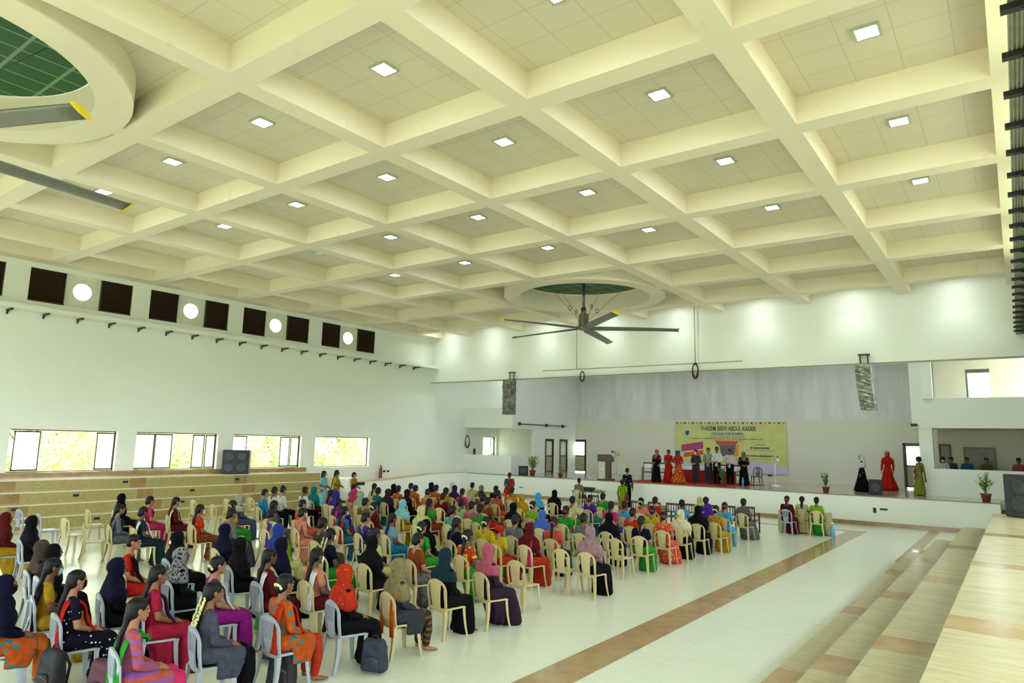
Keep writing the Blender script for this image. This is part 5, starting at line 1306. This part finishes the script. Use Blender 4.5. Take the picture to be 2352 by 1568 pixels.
standing(-12.05, 33.85, zc, pi, 'brown', 'brown', 'M', '', 'dark haired person mostly hidden behind the pale grey shirt on stage', 1.07, low='trousers') if 0 else None
standing(-5.72, 34.3, ZS, 1.7, 'black', 'black', 'H', 'white', 'person in white headscarf and flared black dress walking on the stage', 1.0, low='gown', ex=('m:b',), arms='side')
standing(-5.0, 36.6, ZS, 3.0, 'red', 'red', 'H', 'red', 'person in red headscarf and flared red gown on the stage', 1.12, low='gown', arms='side')
standing(-3.45, 33.75, ZS, 1.2, 'olivegreen', 'olivegreen', 'B', '', 'person in olive green saree standing by the right gallery parapet', 1.0, ex=('p:olivegreen',), arms='side')
standing(-18.9, 25.6, 0, .5, 'greyblack', 'red', 'B', '', 'person in orange red saree standing among the seated crowd before the stage', 1.0, ex=('p:red',))
standing(-13.5, 26.3, 0, -.1, 'lime', 'redyellow', 'B', '', 'person in green and rust saree standing before the stage, seen from behind', .96, ex=('p:lime',), arms='side')
standing(-15.35, 30.4, 0, 0, 'navydot', 'black', 'M', '', 'person in dark checked shirt standing against the stage, seen from behind', 1.17, low='trousers', arms='side')
standing(-23.3, 18.6, 0, -1.2, 'lightcyan', 'lightcyan', 'L', '', 'person in light cyan dress standing by the left tiers', 1.02)
standing(-23.4, 19.35, 0, -1.0, 'yellow', 'mustard', 'L', '', 'person in yellow saree standing by the left tiers', 1.03, ex=('p:yellow',))
cp = standing(-23.1, 20.05, 0, -1.2, 'mustard', 'darkteal', 'B', '', 'person in mustard top filming beside the person in yellow saree', .97)
tag(obj('video_camera', B(((-.06, -.2, 0), (.06, .16, .14)), ((-.03, .16, .04), (.03, .22, .1)), bev=.01), M['black'], loc=(-22.95, 20.3, 1.02)), 'black video camera held by the person in mustard top', 'camera')
gz = ZS
for (x, y, top, lab_, hh, hd) in [(-2.72, 35.9, 'white', 'person in white mask behind the right parapet beside the pillar', 1.0, 'M'), (-2.45, 36.4, 'bluegrey', 'person in blue grey patterned dress behind the right parapet', 1.0, 'B'), (-1.85, 36.2, 'tealblue', 'person in blue shirt behind the right parapet before the notice board', 1.0, 'M'), (-1.15, 36.2, 'olive', 'person in olive saree behind the right parapet before the notice board', 1.0, 'L'), (-.02, 36.3, 'rose', 'person in printed dress behind the right parapet at the picture edge', 1.02, 'B')]:
    standing(x, y, gz, pi, top, 'darkgrey', hd, '', lab_, hh, ex=('m:w',) if 'mask' in lab_ else ())
# grey armchair of plastic on stage
pc = plastic_chair(-10.4, 34.4, pi, 'g', 'dark grey plastic chair at the right end of the red carpet on stage', 'stage chairs'); pc.location.z = zc
for ch in pc.children: ch.material_slots[0].link = 'OBJECT'; ch.material_slots[0].material = plain('dark_grey_plastic', '#55574f', .5)
plastic_chair(-16.75, 28.25, 0, 'c', 'cream plastic chair of the person in beige shirt at the sound desk', 'cream plastic audience chairs')
rr, _ = seated(901, -16.75, 28.22, 1.27, 'M', 'black', 'khaki', 'darkgrey', 'T')
tag(rr, 'person in beige shirt seated at the sound desk before the stage', 'person')
# ---------------- bags
def backpack(loc, w, d, h, rz, col, label, txt=None, tilt=0, name='backpack'):
    r = empty(name, loc, rz, label, 'bag'); r.rotation_euler = (tilt, 0, rz)
    m = plain('bag_cloth', col, .7, var=.12)
    me = blob('bag', [(((-w*.36, 0, h*.16), (w*.14, d*.42, h*.15)), ((w*.36, 0, h*.16), (w*.14, d*.42, h*.15)), ((-w*.28, .01, h*.8), (w*.16, d*.3, h*.16)), ((w*.28, .01, h*.8), (w*.16, d*.3, h*.16)))], .012, None, 3, wrinkle(.006))
    mobj('bag_body', me, m, r)
    me = blob('pocket', [(((-w*.25, -d*.4, h*.2), (w*.1, d*.16, h*.1)), ((w*.25, -d*.4, h*.2), (w*.1, d*.16, h*.1)), ((0, -d*.36, h*.48), (w*.25, d*.12, h*.06)))], .01, None, 2)
    mobj('front_pocket', me, m, r)
    for s in (-1, 1): obj('strap', tube(bmesh.new(), [(s*w*.22, d*.32, h*.88), (s*w*.26, d*.62, h*.6), (s*w*.26, d*.5, h*.2)], .016, 6), m, r)
    obj('grab_handle', tube(bmesh.new(), [(-.05, .03, h*.93), (-.03, .03, h*1.02), (.03, .03, h*1.02), (.05, .03, h*.93)], .01, 6), M['black'], r)
    obj('zip', tube(bmesh.new(), [(-w*.3, -d*.46, h*.42), (0, -d*.5, h*.5), (w*.3, -d*.46, h*.42)], .004, 5), M['grey'], r)
    if txt:
        t_ = text(txt, 0, 0, .07, M['yellow'], r); t_.location = (.02, -d*.58, h*.3); t_.rotation_euler = (math.pi/2, math.radians(75), 0)
    return r
backpack((-6.95, 6.55, .01), .36, .26, .44, .35, '#1c2638', 'navy blue backpack on the floor beside the red headscarf person', tilt=.12)
backpack((-7.35, 5.42, .01), .36, .26, .52, .5, '#0f1014', 'black backpack on the floor between the two jasmine flower wearers')
backpack((-8.35, 5.95, .01), .32, .24, .4, .2, '#15161a', 'black bag on the floor ahead of the magenta dress')
backpack((-9.6, 6.75, .01), .4, .3, .46, .3, '#35b53a', 'bright green bag on the floor between the rows')
backpack((-8.45, 3.85, .01), .38, .24, .5, .3, '#4a1e2a', 'maroon backpack with yellow lettering on the floor at lower left', 'fastrack')
backpack((-9.05, 3.55, .01), .34, .26, .56, .3, '#0e0f12', 'tall black bag on the floor at lower left beside the maroon backpack')
